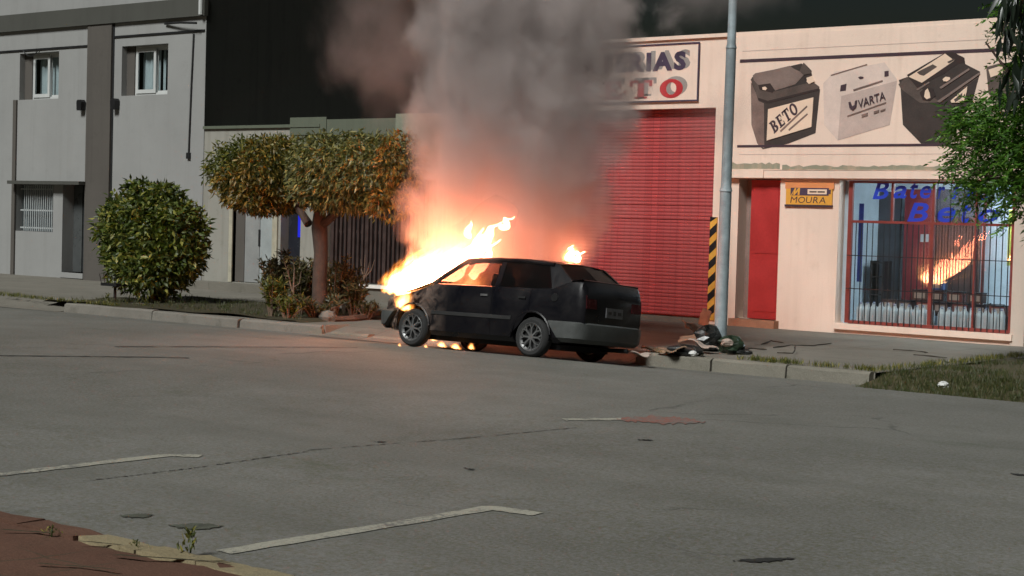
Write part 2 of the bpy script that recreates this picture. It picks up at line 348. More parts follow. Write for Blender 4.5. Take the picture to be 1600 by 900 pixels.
# near pavement, bottom left
NKY = -21.66
near = sheet('near_pavement', list(np.arange(-16, -1.9, .2)), list(np.arange(-27, NKY-.1, .2))+[NKY-.1], lambda x, y: -.055+.014*wob(x*3, y*3)+.01*math.sin(x*9+y*5), M_brickdust); tag(near, kind='structure')
nk = MB(); nk.box(-16, -2, NKY-.18, NKY-.08, -.4, -.11); nk = nk.build('near_kerb', M_kerb); tag(nk, kind='structure')
x = -11.0
for L_ in (.7, .66, .7, .62, .55, .5, .6, .58, .62, .6, .6, .6):
    b = MB(); n = 4; v = []; prof = [(NKY-.24, -.2), (NKY-.24, -.035), (NKY-.03, -.045), (NKY, -.06), (NKY+.01, -.2)]
    tl = random.uniform(-.03, .03)
    for i in range(n+1):
        for y, z in prof: v.append((x+(L_-.015)*i/n, y+random.uniform(-.012, .012)+tl*(i/n-.5), z+random.uniform(-.012, .008)*(z > -.1)))
    k = 5; b.add(v, [(i*k+j, (i+1)*k+j, (i+1)*k+(j+1) % k, i*k+(j+1) % k) for i in range(n) for j in range(k)]+[tuple(range(k)), tuple(n*k+j for j in range(k-1, -1, -1))])
    b.build('kerb_stone', M_yellow_kerb if x > -8.7 else M_brickdust, nk); x += L_
b = MB()
for (u0, v0), (u1, v1), wd in [((0, 832), (78, 838), .05), ((175, 872), (355, 884), .035), ((120, 850), (185, 856), .03), ((55, 885), (180, 895), .03)]:
    a, c = atz(u0, v0, -.05), atz(u1, v1, -.05)
    for i in range(6):
        p = a.lerp(c, i/6); q = a.lerp(c, (i+1)/6); s = Vector((.3, 1, 0)).normalized()*wd*random.uniform(.5, 1.2)
        b.add([(p.x, p.y, -.032), (q.x, q.y, -.032), (q.x+s.x, q.y+s.y, -.032), (p.x+s.x, p.y+s.y, -.032)], [(0, 1, 2, 3)])
b.build('pavement_crack', M_bed, near)
# raised planting bed under the trees
bed = sheet('planting_bed', list(np.arange(-29.6, -21.9, .2)), list(np.arange(-7.25, -3.6, .2)), lambda x, y: .02+.03*wob(x*3, y*3)+.01-.06*(abs(x+25.75) > 3.7), M_bed); tag(bed, kind='structure')

# ---------------------------------------------------------------- building helpers
def pierced(b, x0, x1, z0, z1, y, depth, holes):      # front skin at y with openings; reveals run back by their own depth
    xs = sorted({x0, x1, *[h[0] for h in holes], *[h[1] for h in holes]}); zs = sorted({z0, z1, *[h[2] for h in holes], *[h[3] for h in holes]})
    for xa, xb in zip(xs[:-1], xs[1:]):
        for za, zb in zip(zs[:-1], zs[1:]):
            cx, cz = (xa+xb)/2, (za+zb)/2
            if not any(h[0] < cx < h[1] and h[2] < cz < h[3] for h in holes):
                b.add([(xa, y, za), (xb, y, za), (xb, y, zb), (xa, y, zb)], [(0, 1, 2, 3)])
    for h in holes:
        a, c, e, f = h[:4]; dd = h[4] if len(h) > 4 else depth
        b.add([(a, y, e), (c, y, e), (c, y, f), (a, y, f), (a, y+dd, e), (c, y+dd, e), (c, y+dd, f), (a, y+dd, f)], [(0, 1, 5, 4), (1, 2, 6, 5), (2, 3, 7, 6), (3, 0, 4, 7)])
def shell(b, x0, x1, y0, y1, z0, z1, front=False):   # box without its front
    b.add([(x0, y0, z0), (x1, y0, z0), (x1, y1, z0), (x0, y1, z0), (x0, y0, z1), (x1, y0, z1), (x1, y1, z1), (x0, y1, z1)],
          [(1, 2, 6, 5), (2, 3, 7, 6), (3, 0, 4, 7), (4, 5, 6, 7)]+([(0, 1, 5, 4)] if front else []))

# ---------------------------------------------------------------- apartment house on the left
ap = thing('apartment_house', 'tall grey stuccoed apartment house with brown pilaster and two small upper windows', 'house', (-38, 0, 0))
def P(o, parent):                                     # keep world position under a moved parent
    o.parent = parent; o.matrix_parent_inverse = Matrix.Translation(-Vector(parent.location)); return o
b = MB(); pierced(b, -52, -33.36, -.2, 6.72, 0, .26, [(-41.2, -39.4, 4.83, 6.1, .3), (-36.68, -34.81, 4.83, 6.11, .3), (-41.27, -39.55, 1.22, 2.5, .28), (-39.12, -38.14, .16, 2.54, .45)])
P(b.build('wall', M_wall_a), ap)
b = MB(); pierced(b, -52, -33.36, 7.14, 10.5, 0, .2, [(-41.2, -39.4, 8.0, 9.3), (-36.68, -34.81, 8.0, 9.3)]); P(b.build('upper_wall', M_wall_a), ap)
b = MB(); b.box(-52, -33.4, .5, 14, -.2, 10.4); b.cur = 0; P(b.build('core', M_dark), ap)
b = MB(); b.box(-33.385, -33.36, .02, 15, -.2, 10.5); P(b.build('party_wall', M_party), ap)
b = MB(); b.box(-52.2, -33.33, -.1, .02, 6.72, 7.18); P(b.build('string_band', M_wall_dark), ap)
b = MB(); b.box(-38.08, -37.06, -.06, .02, -.1, 6.72); P(b.build('pilaster', M_pilaster), ap)
b = MB(); b.box(-37.05, -36.99, -.012, .01, 2.0, 6.7); P(b.build('dark_joint', M_dark), ap)  # thin dark strip along the right edge of the pilaster
b = MB(); b.box(-41.42, -41.27, -.05, .01, -.1, 4.83); P(b.build('groove_shadow_strip', M_pilaster), ap)  # dark strip painted in for the shadow of a groove
b = MB(); b.box(-52, -38.1, -.03, .015, 6.16, 6.21); b.box(-36.99, -33.4, -.03, .015, 6.34, 6.39); P(b.build('cable_run', M_black), ap)
b = MB(); b.tube([(-33.9, -.03, 3.3), (-33.85, -.03, 5.0), (-33.8, -.03, 6.3)], .022, 6); b.box(-33.96, -33.84, -.06, 0, 3.2, 3.35); P(b.build('conduit', M_black), ap)
b = MB(); b.tube([(-34.9, -.05, 6.6), (-34.2, -.16, 6.58), (-33.5, -.2, 6.53)], .03, 6); P(b.build('cable_bracket', M_black), ap)
b = MB(); b.tube([(-33.42, -.14, 6.74), (-33.42, -.14, 9.5)], .055, 8); P(b.build('downpipe', M_frame_white), ap)
b = MB(); b.tube([(-41.0+.06*i, -.04, 6.17-.16*math.sin(PI*i/12)) for i in range(13)], .014, 5); P(b.build('loose_cable', M_black), ap)
for wx in (-38.27, -36.83):
    b = MB(); b.prism([(wx-.09, 4.48), (wx+.09, 4.48), (wx+.11, 4.7), (wx+.07, 4.76), (wx-.07, 4.76), (wx-.11, 4.7)], -.16, -.02); b.box(wx-.05, wx+.05, -.02, .01, 4.55, 4.7); P(b.build('wall_lamp', M_black), ap)
M_glass_dull = None
def glass(name, tint=(.88, .92, .93), rough=.02, fac=.6):
    m, t, b = newmat(name); t.n.remove(b)
    tr = t.node('ShaderNodeBsdfTransparent'); tr.inputs[0].default_value = (*tint, 1); gl = t.node('ShaderNodeBsdfGlossy'); gl.inputs['Roughness'].default_value = rough
    fr = t.node('ShaderNodeLayerWeight'); fr.inputs[0].default_value = .5; ms = t.node('ShaderNodeMixShader')
    t.put(ms.inputs[0], t.math('MULTIPLY', t.math('ADD', .042, t.math('POWER', fr.outputs['Facing'], 5)), 2*fac, clamp=True)); t.l.new(tr.outputs[0], ms.inputs[1]); t.l.new(gl.outputs[0], ms.inputs[2]); t.l.new(ms.outputs[0], t.n['Material Output'].inputs[0]); return m
M_pane = glass('window_glass')
def sliding_window(x0, x1, z0, z1, y, parent, open_curtain):
    fw = .07; b = MB(); xm = x0+(x1-x0)*.52
    b.box(x0, x1, y, y+.08, z1-fw, z1); b.box(x0, x1, y, y+.08, z0, z0+fw); b.box(x0, x0+.05, y, y+.08, z0+fw, z1-fw); b.box(x1-.05, x1, y, y+.08, z0+fw, z1-fw)
    f = P(b.build('window', M_frame_white), parent)
    for a, c, yy in ((x0+.05, xm+.05, y-.03), (xm, x1-.05, y+.045)):
        s = MB(); q = .09 if yy < y else .055
        s.box(a, c, yy, yy+.03, z1-fw-q, z1-fw+.005); s.box(a, c, yy, yy+.03, z0+fw-.005, z0+fw+q); s.box(a, a+q, yy, yy+.03, z0+fw+q, z1-fw-q); s.box(c-q, c, yy, yy+.03, z0+fw+q, z1-fw-q); s.build('sash', M_frame_white, f)
        g_ = MB(); g_.box(a+q, c-q, yy+.01, yy+.018, z0+fw+q, z1-fw-q); g_.build('pane', M_pane, f)
    cu = MB(); n = 40
    xs = [x0+.06+(x1-x0-.12)*i/n for i in range(n+1)]
    v = [(x_, y+.2+.03*math.sin(i*1.1)+.012*math.sin(i*2.7), z) for i, x_ in enumerate(xs) for z in (z0+.05, z1-.05)]
    cu.add(v, [(2*i, 2*i+2, 2*i+3, 2*i+1) for i in range(n) if not (open_curtain and i in (21, 22, 27, 28, 33, 34, 35))]); cu.build('curtain', M_curtain, f, True)
    return f
sliding_window(-40.86, -39.4, 4.83, 6.1, .2, ap, False); sliding_window(-36.36, -34.81, 4.83, 6.11, .2, ap, True)
for q in ((-41.2, -40.86, 6.1), (-36.68, -36.36, 6.11)): b = MB(); b.box(q[0], q[1], .17, .2, 4.83, q[2]); P(b.build('shaded_window_reveal', M_pilaster), ap)  # flat dark panels standing in for the shaded left reveals
b = MB(); b.box(-41.3, -38.05, -.28, .02, 2.51, 2.6); P(b.build('door_canopy', M_wall_dark), ap)
gr = MB(); gr.box(-41.2, -39.6, .1, .13, 1.3, 1.34); gr.box(-41.2, -39.6, .1, .13, 1.78, 1.82); gr.box(-41.2, -39.6, .1, .13, 2.36, 2.4)
gw = P(gr.build('barred_window', M_grille), ap)
for i in range(15):
    s = MB(); xx = -41.0+i*.098; s.box(xx-.014, xx+.014, .085, .113, 1.23, 2.49); s.build('bar', M_grille, gw)
s = MB(); s.box(-41.26, -39.56, .2, .215, 1.23, 2.49); s.build('pane', M_pane, gw)
s = MB(); s.box(-41.26, -39.56, .27, .278, 1.23, 2.49); s.build('blind', mat('pale_blind', (.16, .175, .19), .8, .1), gw)
dr = MB(); dr.box(-38.72, -38.16, .38, .43, .17, 2.5); dr = P(dr.build('street_door', mat('dark_door', (.035, .038, .04), .35, .2)), ap)
s = MB(); s.tube([(-38.45, .34, .9), (-38.45, .34, 1.7)], .02, 8); s.build('handle', M_frame_white, dr)
s = MB(); s.box(-38.6, -38.3, .372, .379, .3, 1.1); s.box(-38.6, -38.3, .372, .379, 1.25, 2.4); s.build('panel', M_black, dr)
s = MB(); s.box(-39.13, -38.74, .36, .44, .17, 2.5); P(s.build('door_sidelight', mat('door_sidelight', (.075, .08, .08), .3, .2)), ap)
s = MB(); s.box(-39.16, -38.12, -.05, .4, .02, .16); P(s.build('door_step', M_wall_a), ap)

# ---------------------------------------------------------------- low white house
wh = thing('white_house', 'low stained white house with pale double door and a blue lit doorway', 'house', (-31.5, 0, 0))
b = MB(); pierced(b, -33.34, -29.2, -.1, 3.93, 0, .2, [(-32.2, -30.75, .2, 2.45, .16), (-30.5, -29.82, .2, 2.5, .3)]); shell(b, -33.34, -29.2, .45, 9, -.1, 3.93)
b.add([(-33.34, 0, 3.93), (-29.2, 0, 3.93), (-29.2, .45, 3.93), (-33.34, .45, 3.93)], [(0, 1, 2, 3)]); P(b.build('wall', M_white_house), wh)
b = MB(); b.box(-33.34, -29.2, -.06, .3, 3.93, 4.0); P(b.build('coping', M_green_house), wh)
M_jamb = mat('cream_jamb', (.42, .39, .3), .6)
for q in ((-32.32, -32.2, -.03), (-30.75, -30.58, -.05)): b = MB(); b.box(q[0], q[1], q[2], .17, .2, 2.5); P(b.build('door_jamb', M_jamb), wh)
M_pd = mat('pale_blue_door', (.33, .36, .36), .55, .15, 2); M_pd2 = mat('grey_door_leaf', (.26, .265, .26), .6, .15, 2)
dd = MB(); dd.box(-32.19, -30.76, .1, .15, .2, 2.44); dd = P(dd.build('double_door', M_pd2), wh)
for a, c, mm in ((-32.18, -31.86, M_pilaster), (-31.84, -31.32, M_pd2), (-31.3, -30.77, M_pd)):
    s = MB(); s.box(a, c, .075, .1, .22, 1.93); s.build('door_leaf', mm, dd)
for xx in (-32.05, -31.78, -31.5, -31.2, -30.98):
    s = MB(); s.box(xx-.085, xx+.085, .085, .1, 1.98, 2.3); s.build('fanlight', M_dark, dd)
s = MB(); s.box(-31.345, -31.285, .055, .075, 1.1, 1.5); s.build('handle', M_black, dd)
s = MB(); s.box(-30.49, -29.83, .25, .29, .2, 2.49); dk = P(s.build('glazed_door', mat('dark_glazed_door', (.02, .022, .03), .25)), wh)
s = MB(); s.box(-30.16, -29.86, .235, .249, 1.35, 2.46); s.build('lit_pane', emit('blue_lit_pane', (.01, .015, .5), .55), dk)
s = MB(); s.box(-33.34, -29.2, -.5, -.005, -.1, .19); P(s.build('raised_step', M_walk), wh)

# ---------------------------------------------------------------- low grey-green house with a dark gate
gh = thing('grey_green_house', 'low grey green house with stepped parapet and a dark barred gate', 'house', (-26, 0, 0))
b = MB(); pierced(b, -29.19, -22.9, -.1, 3.2, 0, .2, [(-28.95, -24.2, .35, 2.75, .5)]); shell(b, -29.19, -22.9, .6, 9, -.1, 3.2); P(b.build('wall', M_white_house), gh)
b = MB(); b.box(-30.22, -26.8, -.02, .5, 3.2, 4.1); b.box(-30.22, -29.0, -.04, -.022, 3.75, 4.16); P(b.build('parapet', M_green_house), gh)
b = MB(); b.box(-26.79, -22.9, -.035, .5, 3.2, 4.19); P(b.build('high_parapet', mat('pale_green_render', (.2, .225, .17), .9, .2, 1.2, .3, 40)), gh)
b = MB(); b.box(-29.1, -28.98, -.04, .3, .2, 2.9); P(b.build('gate_pier', M_white_house), gh)
gt = MB(); gt.box(-28.95, -24.2, .18, .22, .38, .44); gt.box(-28.95, -24.2, .18, .22, 1.5, 1.56); gt.box(-28.95, -24.2, .18, .22, 2.66, 2.74); gt = P(gt.build('barred_gate', mat('rusty_gate', (.05, .03, .026), .6, .4, 5)), gh)
for i in range(34):
    s = MB(); xx = -28.88+i*.14; wv = .03 if i % 4 else .05; s.box(xx-wv, xx+wv, .12, .175, .38, 2.72); s.build('gate_slat', gt.data.materials[0], gt)
s = MB(); s.box(-29, -24.1, .45, .5, .3, 2.8); P(s.build('porch_wall', M_dark), gh)
s = MB(); s.box(-29.19, -22.9, -.6, -.005, -.1, .3); P(s.build('plinth', M_walk), gh)
s = MB(); s.box(-28.3, -24.4, -.66, -.52, .302, .375); P(s.build('plinth_coping', mat('white_coping', (.82, .8, .74), .5, .08)), gh)

# ---------------------------------------------------------------- battery shop
sh = thing('battery_shop', 'single storey peach painted battery shop with red shutter and glazed shop window', 'shop', (-16, 0, 0))
SX0, SX1, STOP = -22.88, -12.02, 5.52
b = MB(); pierced(b, SX0, SX1, -.1, STOP-.02, 0, .2, [(-22.5, -18.33, .1, 4.16, .3), (-17.77, -16.86, .15, 2.8, .42), (-15.62, -12.25, .18, 2.79, .3)])
shell(b, SX0, SX1, 5.5, 9, -.1, STOP-.02)
b.add([(SX1, 0, -.1), (SX1, 9, -.1), (SX1, 9, STOP-.02), (SX1, 0, STOP-.02)], [(0, 1, 2, 3)]); b.add([(SX0, 0, -.1), (SX0, 9, -.1), (SX0, 9, STOP-.02), (SX0, 0, STOP-.02)], [(0, 1, 2, 3)])
b.add([(SX0, 0, STOP-.02), (SX1, 0, STOP-.02), (SX1, 9, STOP-.02), (SX0, 9, STOP-.02)], [(0, 1, 2, 3)])
P(b.build('wall', M_shop), sh)
b = MB(); b.box(SX0, -12.0, -.05, .25, STOP-.02, STOP+.05); P(b.build('parapet_coping', M_shop), sh)
b = MB(); pts = [(-17.965, 2.97), (-11.98, 2.96), (-11.98, 5.5), (-17.965, 5.5)]; b.prism(pts, -.06, -.004); fz = P(b.build('frieze', M_shop), sh)
b = MB(); b.box(-17.965, -17.17, -.12, -.004, 2.815, 2.965); b.box(-17.166, -11.98, -.1, -.004, 2.815, 2.955); P(b.build('lintel', M_shop), sh)
b = MB()
def band(x0, x1, z0, z1, n=40):
    v = []
    for i in range(n+1):
        xx = x0+(x1-x0)*i/n; v += [(xx, -.064, z0+random.uniform(-.004, .004)), (xx, -.064, z1+random.uniform(-.03, .02))]
    b.add(v, [(2*i, 2*i+2, 2*i+3, 2*i+1) for i in range(n)])
band(-17.95, -16.85, 2.985, 3.1, 14); band(-16.8, -13.2, 2.975, 3.05)
P(b.build('moss_streak', M_stainline), sh)
for z, z2, nm in ((4.99, 5.05, 'painted_stripe'), (3.39, 3.435, 'painted_stripe')):
    b = MB(); b.box(-17.8, -12.05, -.066, -.061, z, z2); P(b.build(nm, M_ink), sh)
b = MB()
for (za, zb) in ((5.2, 5.21), (3.25, 3.258)): b.box(-17.75, -12.1, -.063, -.061, za, zb)
P(b.build('plaster_crack', M_bat_palemid), sh)
b = MB(); b.box(-12.245, SX1+.02, -.03, -.004, -.1, 2.8); P(b.build('corner_pillar', M_shop_pale), sh)
b = MB(); b.box(-18.33, -17.98, -.025, -.004, -.05, 4.2); P(b.build('gate_pilaster', M_shop), sh)
# hazard strip on the gate jamb
hz = MB(); hz.box(-18.365, -18.205, -.05, -.028, .08, 2.06); hz = P(hz.build('hazard_board', M_hz_y), sh)
z = .1
while z < 2.0:
    s = MB(); s.prism([(-18.365, z), (-18.205, min(2.06, z+.14)), (-18.205, min(2.06, z+.3)), (-18.365, min(2.06, z+.16))], -.053, -.0505); s.build('hazard_stripe', M_black, hz); z += .31
# roller shutter
rs = MB(); rs.box(-22.5, -18.33, .2, .24, .1, 4.16); rs = P(rs.build('roller_shutter', M_shutter), sh)
n = 58
slat_me = None
for i in range(n):
    z0 = .12+i*(4.03/n); hgt = 4.03/n
    if slat_me is None:
        s = MB(); s.add([(x_, y_, z_) for x_ in (-22.5, -18.33) for y_, z_ in ((.19, 0), (.184, .005), (.178, hgt*.45), (.181, hgt*.9), (.19, hgt*.97))],
                        [(0, 1, 6, 5), (1, 2, 7, 6), (2, 3, 8, 7), (3, 4, 9, 8)])
        o = s.build('shutter_slat', M_shutter, rs); slat_me = o.data; o.location.z = z0
    else:
        o = bpy.data.objects.new('shutter_slat', slat_me); COL.objects.link(o); o.parent = rs; o.location.z = z0
    o.location.y = random.uniform(-.003, .003); o.rotation_euler.z = random.uniform(-.0006, .0006)
b = MB(); b.box(-22.5, -18.33, -.02, .4, -.05, .1); P(b.build('gate_sill', M_walk), sh)
# red door
b = MB(); b.box(-17.55, -16.87, .1, .15, .16, 2.78); rd = P(b.build('red_door', M_reddoor), sh)
b = MB(); b.box(-17.77, -17.55, .3, .34, .16, 2.8); P(b.build('shaded_door_reveal', mat('shaded_reveal_grey', (.22, .16, .14), .7, .25)), sh)  # grey panel coloured for the shade on the doorway's left reveal
for za, zb in ((.3, 1.25), (1.4, 2.65)):
    s = MB(); s.box(-17.47, -16.95, .09, .099, za, zb); s.build('door_panel', M_reddoor, rd)
b = MB(); b.box(-17.8, -16.8, -.18, .12, -.05, .15); P(b.build('door_step', M_step), sh)
# shop window: frame, panes, bars
wf = MB(); y0, y1 = .06, .12
for a in ((-15.62, -15.44), (-12.33, -12.25)): wf.box(a[0] if a[0] < -13 else a[0], a[1], y0, y1, .2, 2.78) if False else None
wf.box(-15.46, -15.38, y0, y1, .2, 2.78); wf.box(-12.33, -12.26, y0, y1, .2, 2.78); wf.box(-15.38, -12.33, y0, y1, 2.74, 2.78); wf.box(-15.38, -12.33, y0-.01, y1, .19, .25); wf.box(-15.38, -12.33, y0-.01, y1+.01, 2.02, 2.065)
for xx in (-14.59, -13.79, -12.98): wf.box(xx-.022, xx+.022, y0+.004, y1-.004, 2.065, 2.74)
wf.box(-13.83, -13.765, y0, y1, .25, 2.02); wf.box(-13.0, -12.97, y0, y1, .25, 2.02)
wfo = P(wf.build('shop_window', M_redframe), sh)
for a, c, e, f in [(-15.38, -14.612, 2.065, 2.74), (-14.568, -13.812, 2.065, 2.74), (-13.768, -13.0, 2.065, 2.74), (-12.96, -12.33, 2.065, 2.74), (-15.38, -13.83, .25, 2.02), (-13.765, -13.0, .25, 2.02), (-12.97, -12.33, .25, 2.02)]:
    s = MB(); s.box(a, c, .088, .094, e, f); s.build('pane', M_pane, wfo)
b0 = None
for i in range(27):
    xx = -15.27+i*.112
    if abs(xx+13.8) < .05: continue
    if b0 is None:
        s = MB(); s.tube([(0, .035, .2), (0, .035, 2.02)], .009, 6); b0 = s.build('security_bar', M_black, wfo); o = b0
    else: o = bpy.data.objects.new('security_bar', b0.data); COL.objects.link(o); o.parent = wfo
    o.location = (xx, 0, 0)
for i in range(6):
    s = MB(); xx = -13.7+i*.25; s.tube([(xx, .035, 2.06), (xx, .035, 2.76)], .009, 6); s.build('security_bar', M_black, wfo)
s = MB(); s.box(-15.44, -12.3, .022, .03, .82, .835); s.box(-15.44, -12.3, .022, .03, 1.42, 1.435); s.build('cross_bar', M_black, wfo)
b = MB(); b.box(-15.62, -15.465, .22, .26, .2, 2.78); P(b.build('window_side_panel', mat('pale_blue_panel', (.36, .42, .47), .5, .12)), sh)
b = MB(); b.box(-15.62, -12.2, -.07, .12, .08, .185); P(b.build('window_sill', M_shop), sh)

# ---------------------------------------------------------------- lettering
def text_mesh(txt, h, bold=.0, shear=0., space=1., depth=.002):
    c = bpy.data.curves.new('lettering', 'FONT'); c.body = txt; c.size = 1; c.offset = bold; c.shear = shear; c.space_character = space; c.extrude = 0; c.resolution_u = 3
    o = bpy.data.objects.new('lettering', c); COL.objects.link(o); dg = bpy.context.evaluated_depsgraph_get(); dg.update()
    me = bpy.data.meshes.new_from_object(o.evaluated_get(dg)); bpy.data.objects.remove(o); bpy.data.curves.remove(c)
    v = np.array([q.co[:2] for q in me.vertices]); f = [tuple(p.vertices) for p in me.polygons]; bpy.data.meshes.remove(me)
    v[:, 0] -= v[:, 0].min(); v[:, 1] -= v[:, 1].min(); v *= h/v[:, 1].max() if True else 1
    return v, f
def ring_poly(cx, cy, rx, ry, ix, iy, a0=0, a1=360, n=20):
    v = []; f = []
    for i in range(n+1):
        a = R(a0+(a1-a0)*i/n); v += [(cx+rx*math.cos(a), cy+ry*math.sin(a)), (cx+ix*math.cos(a), cy+iy*math.sin(a))]
    return v, [(2*i, 2*i+2, 2*i+3, 2*i+1) for i in range(n)]
def quad(x0, y0, x1, y1): return [(x0, y0), (x1, y0), (x1, y1), (x0, y1)], [(0, 1, 2, 3)]
SERIF = {  # bold slab-serif capitals in a unit box (width, pieces)
 'B': (.86, [quad(.1, .0, .36, 1), quad(0, 0, .12, .1), quad(0, .9, .12, 1), ring_poly(.4, .745, .38, .255, .12, .1, -90, 90, 10), ring_poly(.42, .27, .42, .27, .14, .11, -90, 90, 10), quad(.34, .9, .42, 1), quad(.34, .0, .44, .12), quad(.34, .46, .44, .56)]),
 'E': (.82, [quad(.1, 0, .36, 1), quad(0, 0, .12, .1), quad(0, .9, .12, 1), quad(.35, .86, .74, 1), quad(.64, .68, .74, .87), quad(.35, .45, .6, .56), quad(.54, .36, .6, .65), quad(.35, 0, .8, .14), quad(.7, .13, .8, .33)]),
 'T': (.9, [quad(.32, .0, .58, 1), quad(.2, 0, .7, .1), quad(0, .86, .9, 1), quad(0, .66, .12, .87), quad(.78, .66, .9, .87)]),
 'O': (.92, [ring_poly(.46, .5, .46, .52, .2, .34)]),
}
def serif(txt, gap=.14):
    V = []; F_ = []; x = 0
    for ch in txt:
        wd, pcs = SERIF[ch]
        for v, f in pcs:
            bse = len(V); V += [(x+p[0], p[1]) for p in v]; F_ += [tuple(bse+i for i in q) for q in f]
        x += wd+gap
    return np.array(V), F_
def place(v, f, org, ex, ez, y, name, m, parent):      # local (a,b) -> org + a*ex + b*ez on the wall plane (x,z)
    b = MB(); pts = [(org[0]+a*ex[0]+c*ez[0], y, org[1]+a*ex[1]+c*ez[1]) for a, c in v]; b.add(pts, f)
    o = b.build(name, m); return P(o, parent) if parent else o
def place_letters(txt, kind, org, wid, hgt, y, name, m, parent, bold=0., shear=0., gap=.3):
    G = []; x = 0.
    for ch in txt:
        if kind == 'serif': wd, pcs = SERIF[ch]; v, f = serif(ch, 0.); wd += gap
        else:
            v, f = text_mesh(ch, 1, bold, shear); wd = v[:, 0].max()+gap
        G.append((v+np.array([[x, 0.]]), f)); x += wd
    tot = x-gap
    for v, f in G: place(v, f, org, (wid/tot, 0), (0, hgt), y, name, m, parent)
def fx(u, v, Y=-.06): p = at(u, v, Y); return (p.x, p.z)
def map2(v, p00, p10, p01):                            # unit-normalised glyphs onto a parallelogram given by photo-survey points
    v = np.array(v, float); v = v-v.min(0); v = v/v.max(0); ex = (p10[0]-p00[0], p10[1]-p00[1]); ez = (p01[0]-p00[0], p01[1]-p00[1])
    return v, p00, ex, ez
# shop sign over the shutter
sg = thing('shop_sign', 'framed painted sign with dark blue and red lettering above the red roller shutter', 'sign', (-20.6, -.02, 4.85))
b = MB(); b.box(-22.45, -18.76, -.03, -.004, 4.3, 5.42); P(b.build('board', M_shop), sg)
b = MB()
for q in ((-22.47, -18.74, 5.4, 5.43), (-22.47, -18.74, 4.29, 4.32)): b.box(q[0], q[1], -.045, -.025, q[2], q[3])
b.box(-22.47, -22.44, -.045, -.025, 4.32, 5.4); b.box(-18.77, -18.74, -.045, -.025, 4.32, 5.4); P(b.build('border', M_navy), sg)
place_letters('BATERIAS', 'sans', (-21.95, 4.93), 3.0, .37, -.032, 'letter_shadow', M_signgrey, sg, .05, 0, .08); place_letters('BATERIAS', 'sans', (-22.05, 4.9), 3.0, .37, -.036, 'letter', M_navy, sg, .05, 0, .08)
place_letters('BETO', 'serif', (-21.65, 4.42), 2.65, .36, -.032, 'letter_shadow', M_signgrey, sg, gap=.3); place_letters('BETO', 'serif', (-21.75, 4.37), 2.65, .36, -.036, 'letter', M_signred, sg, gap=.3)
# painted batteries on the frieze
def z6(x, y): return fx(1080+x*.325, y*.325)
def paint(name, pts, m, lvl, parent):
    b = MB(); b.prism([z6(*p) for p in pts], -.064-.002*lvl, -.061); o = b.build(name, m); return P(o, parent)
def painted(parts):
    base = None
    for i, (pts, m) in enumerate(parts):
        b = MB(); b.prism([z6(*p) for p in pts], -.0635-.0016*i, -.0612)
        if base is None: base = P(b.build('painted_battery', m), sh)
        else: b.build('painted_panel', m, base)
    return base
def A6(*q): return [((1100+x/6.4-1080)/.325, (20+y/6.4)/.325) for x, y in q]     # survey of the first picture at 6.4x
def B6(*q): return [((1350+x/6.4-1080)/.325, (20+y/6.4)/.325) for x, y in q]     # and of the third
M_bat_lite = mat('mural_lid_light', (.21, .155, .135), .85, .25, 3); M_bat_deep = mat('mural_deep', (.035, .022, .02), .85, .2, 3)
pb = painted([([(292, 372), (340, 350), (530, 305), (578, 345), (582, 365), (556, 375), (620, 430), (598, 640), (470, 690), (345, 718), (318, 690), (290, 600)], M_bat_dark),
  (A6((470, 690), (520, 800), (545, 880), (600, 905))+[(352, 716), (318, 690), (290, 600)], M_bat_side),
  (A6((468, 668), (490, 640), (560, 700), (690, 790), (1090, 690), (1155, 740), (1155, 775), (640, 905), (545, 860), (520, 790)), M_bat_mid),
  (A6((545, 850), (640, 880), (1150, 755), (1155, 775), (640, 905), (548, 872)), M_bat_deep),
  (A6((490, 628), (515, 605), (700, 568), (860, 530), (900, 560), (985, 600), (1000, 622), (915, 715), (715, 778), (665, 705), (545, 722), (500, 675)), M_bat_lite),
  (A6((545, 724), (665, 707), (700, 770), (690, 800), (560, 770)), M_bat_deep), (A6((585, 745), (615, 738), (635, 755), (620, 775), (590, 770)), M_cream),
  (A6((985, 520), (1000, 500), (1030, 530), (1078, 580), (1075, 606), (1000, 622), (960, 585)), M_bat_mid), (A6((1000, 640), (1090, 660), (1075, 700), (1035, 690)), M_bat_deep), (A6((1040, 645), (1085, 640), (1095, 690), (1060, 715), (1030, 690)), M_cream),
  ([(372, 525), (590, 468), (580, 610), (365, 676)], M_cream),
  ([(556, 375), (582, 366), (596, 392), (566, 404)], M_cream)])
v, f = serif('BETO', .12); v, p0, ex, ez = map2(v, z6(402, 645), z6(522, 540), z6(376, 592)); place(v, f, p0, ex, ez, -.0835, 'lettering', M_ink, None).parent = pb
b = MB(); b.prism([z6(430, 628), z6(558, 508), z6(562, 514), z6(434, 636)], -.0835, -.079); b.prism([z6(470, 622), z6(560, 545), z6(564, 551), z6(474, 630)], -.0835, -.079); b.build('rule_line', M_bat_side, pb)
pb = painted([([(635, 400), (690, 345), (930, 300), (992, 385), (955, 600), (705, 676), (640, 600)], M_bat_pale),
  ([(722, 462), (990, 388), (955, 600), (705, 675)], M_bat_palemid),
  ([(720, 410), (748, 402), (744, 436), (716, 440)], M_ink), ([(930, 343), (950, 340), (950, 366), (930, 370)], M_ink),
  ([(803, 372), (815, 367), (830, 370), (828, 378), (812, 381)], M_ink), ([(672, 360), (845, 308), (846, 312), (674, 364)], M_bat_side), ([(780, 430), (920, 385), (922, 392), (782, 438)], M_bat_side),
  ([(752, 556), (938, 490), (938, 497), (752, 562)], M_bat_side), ([(820, 552), (850, 542), (850, 556), (822, 566)], M_bat_side), ([(880, 536), (905, 528), (904, 540), (880, 548)], M_bat_side), ([(912, 530), (935, 522), (935, 530), (912, 538)], M_bat_side)])
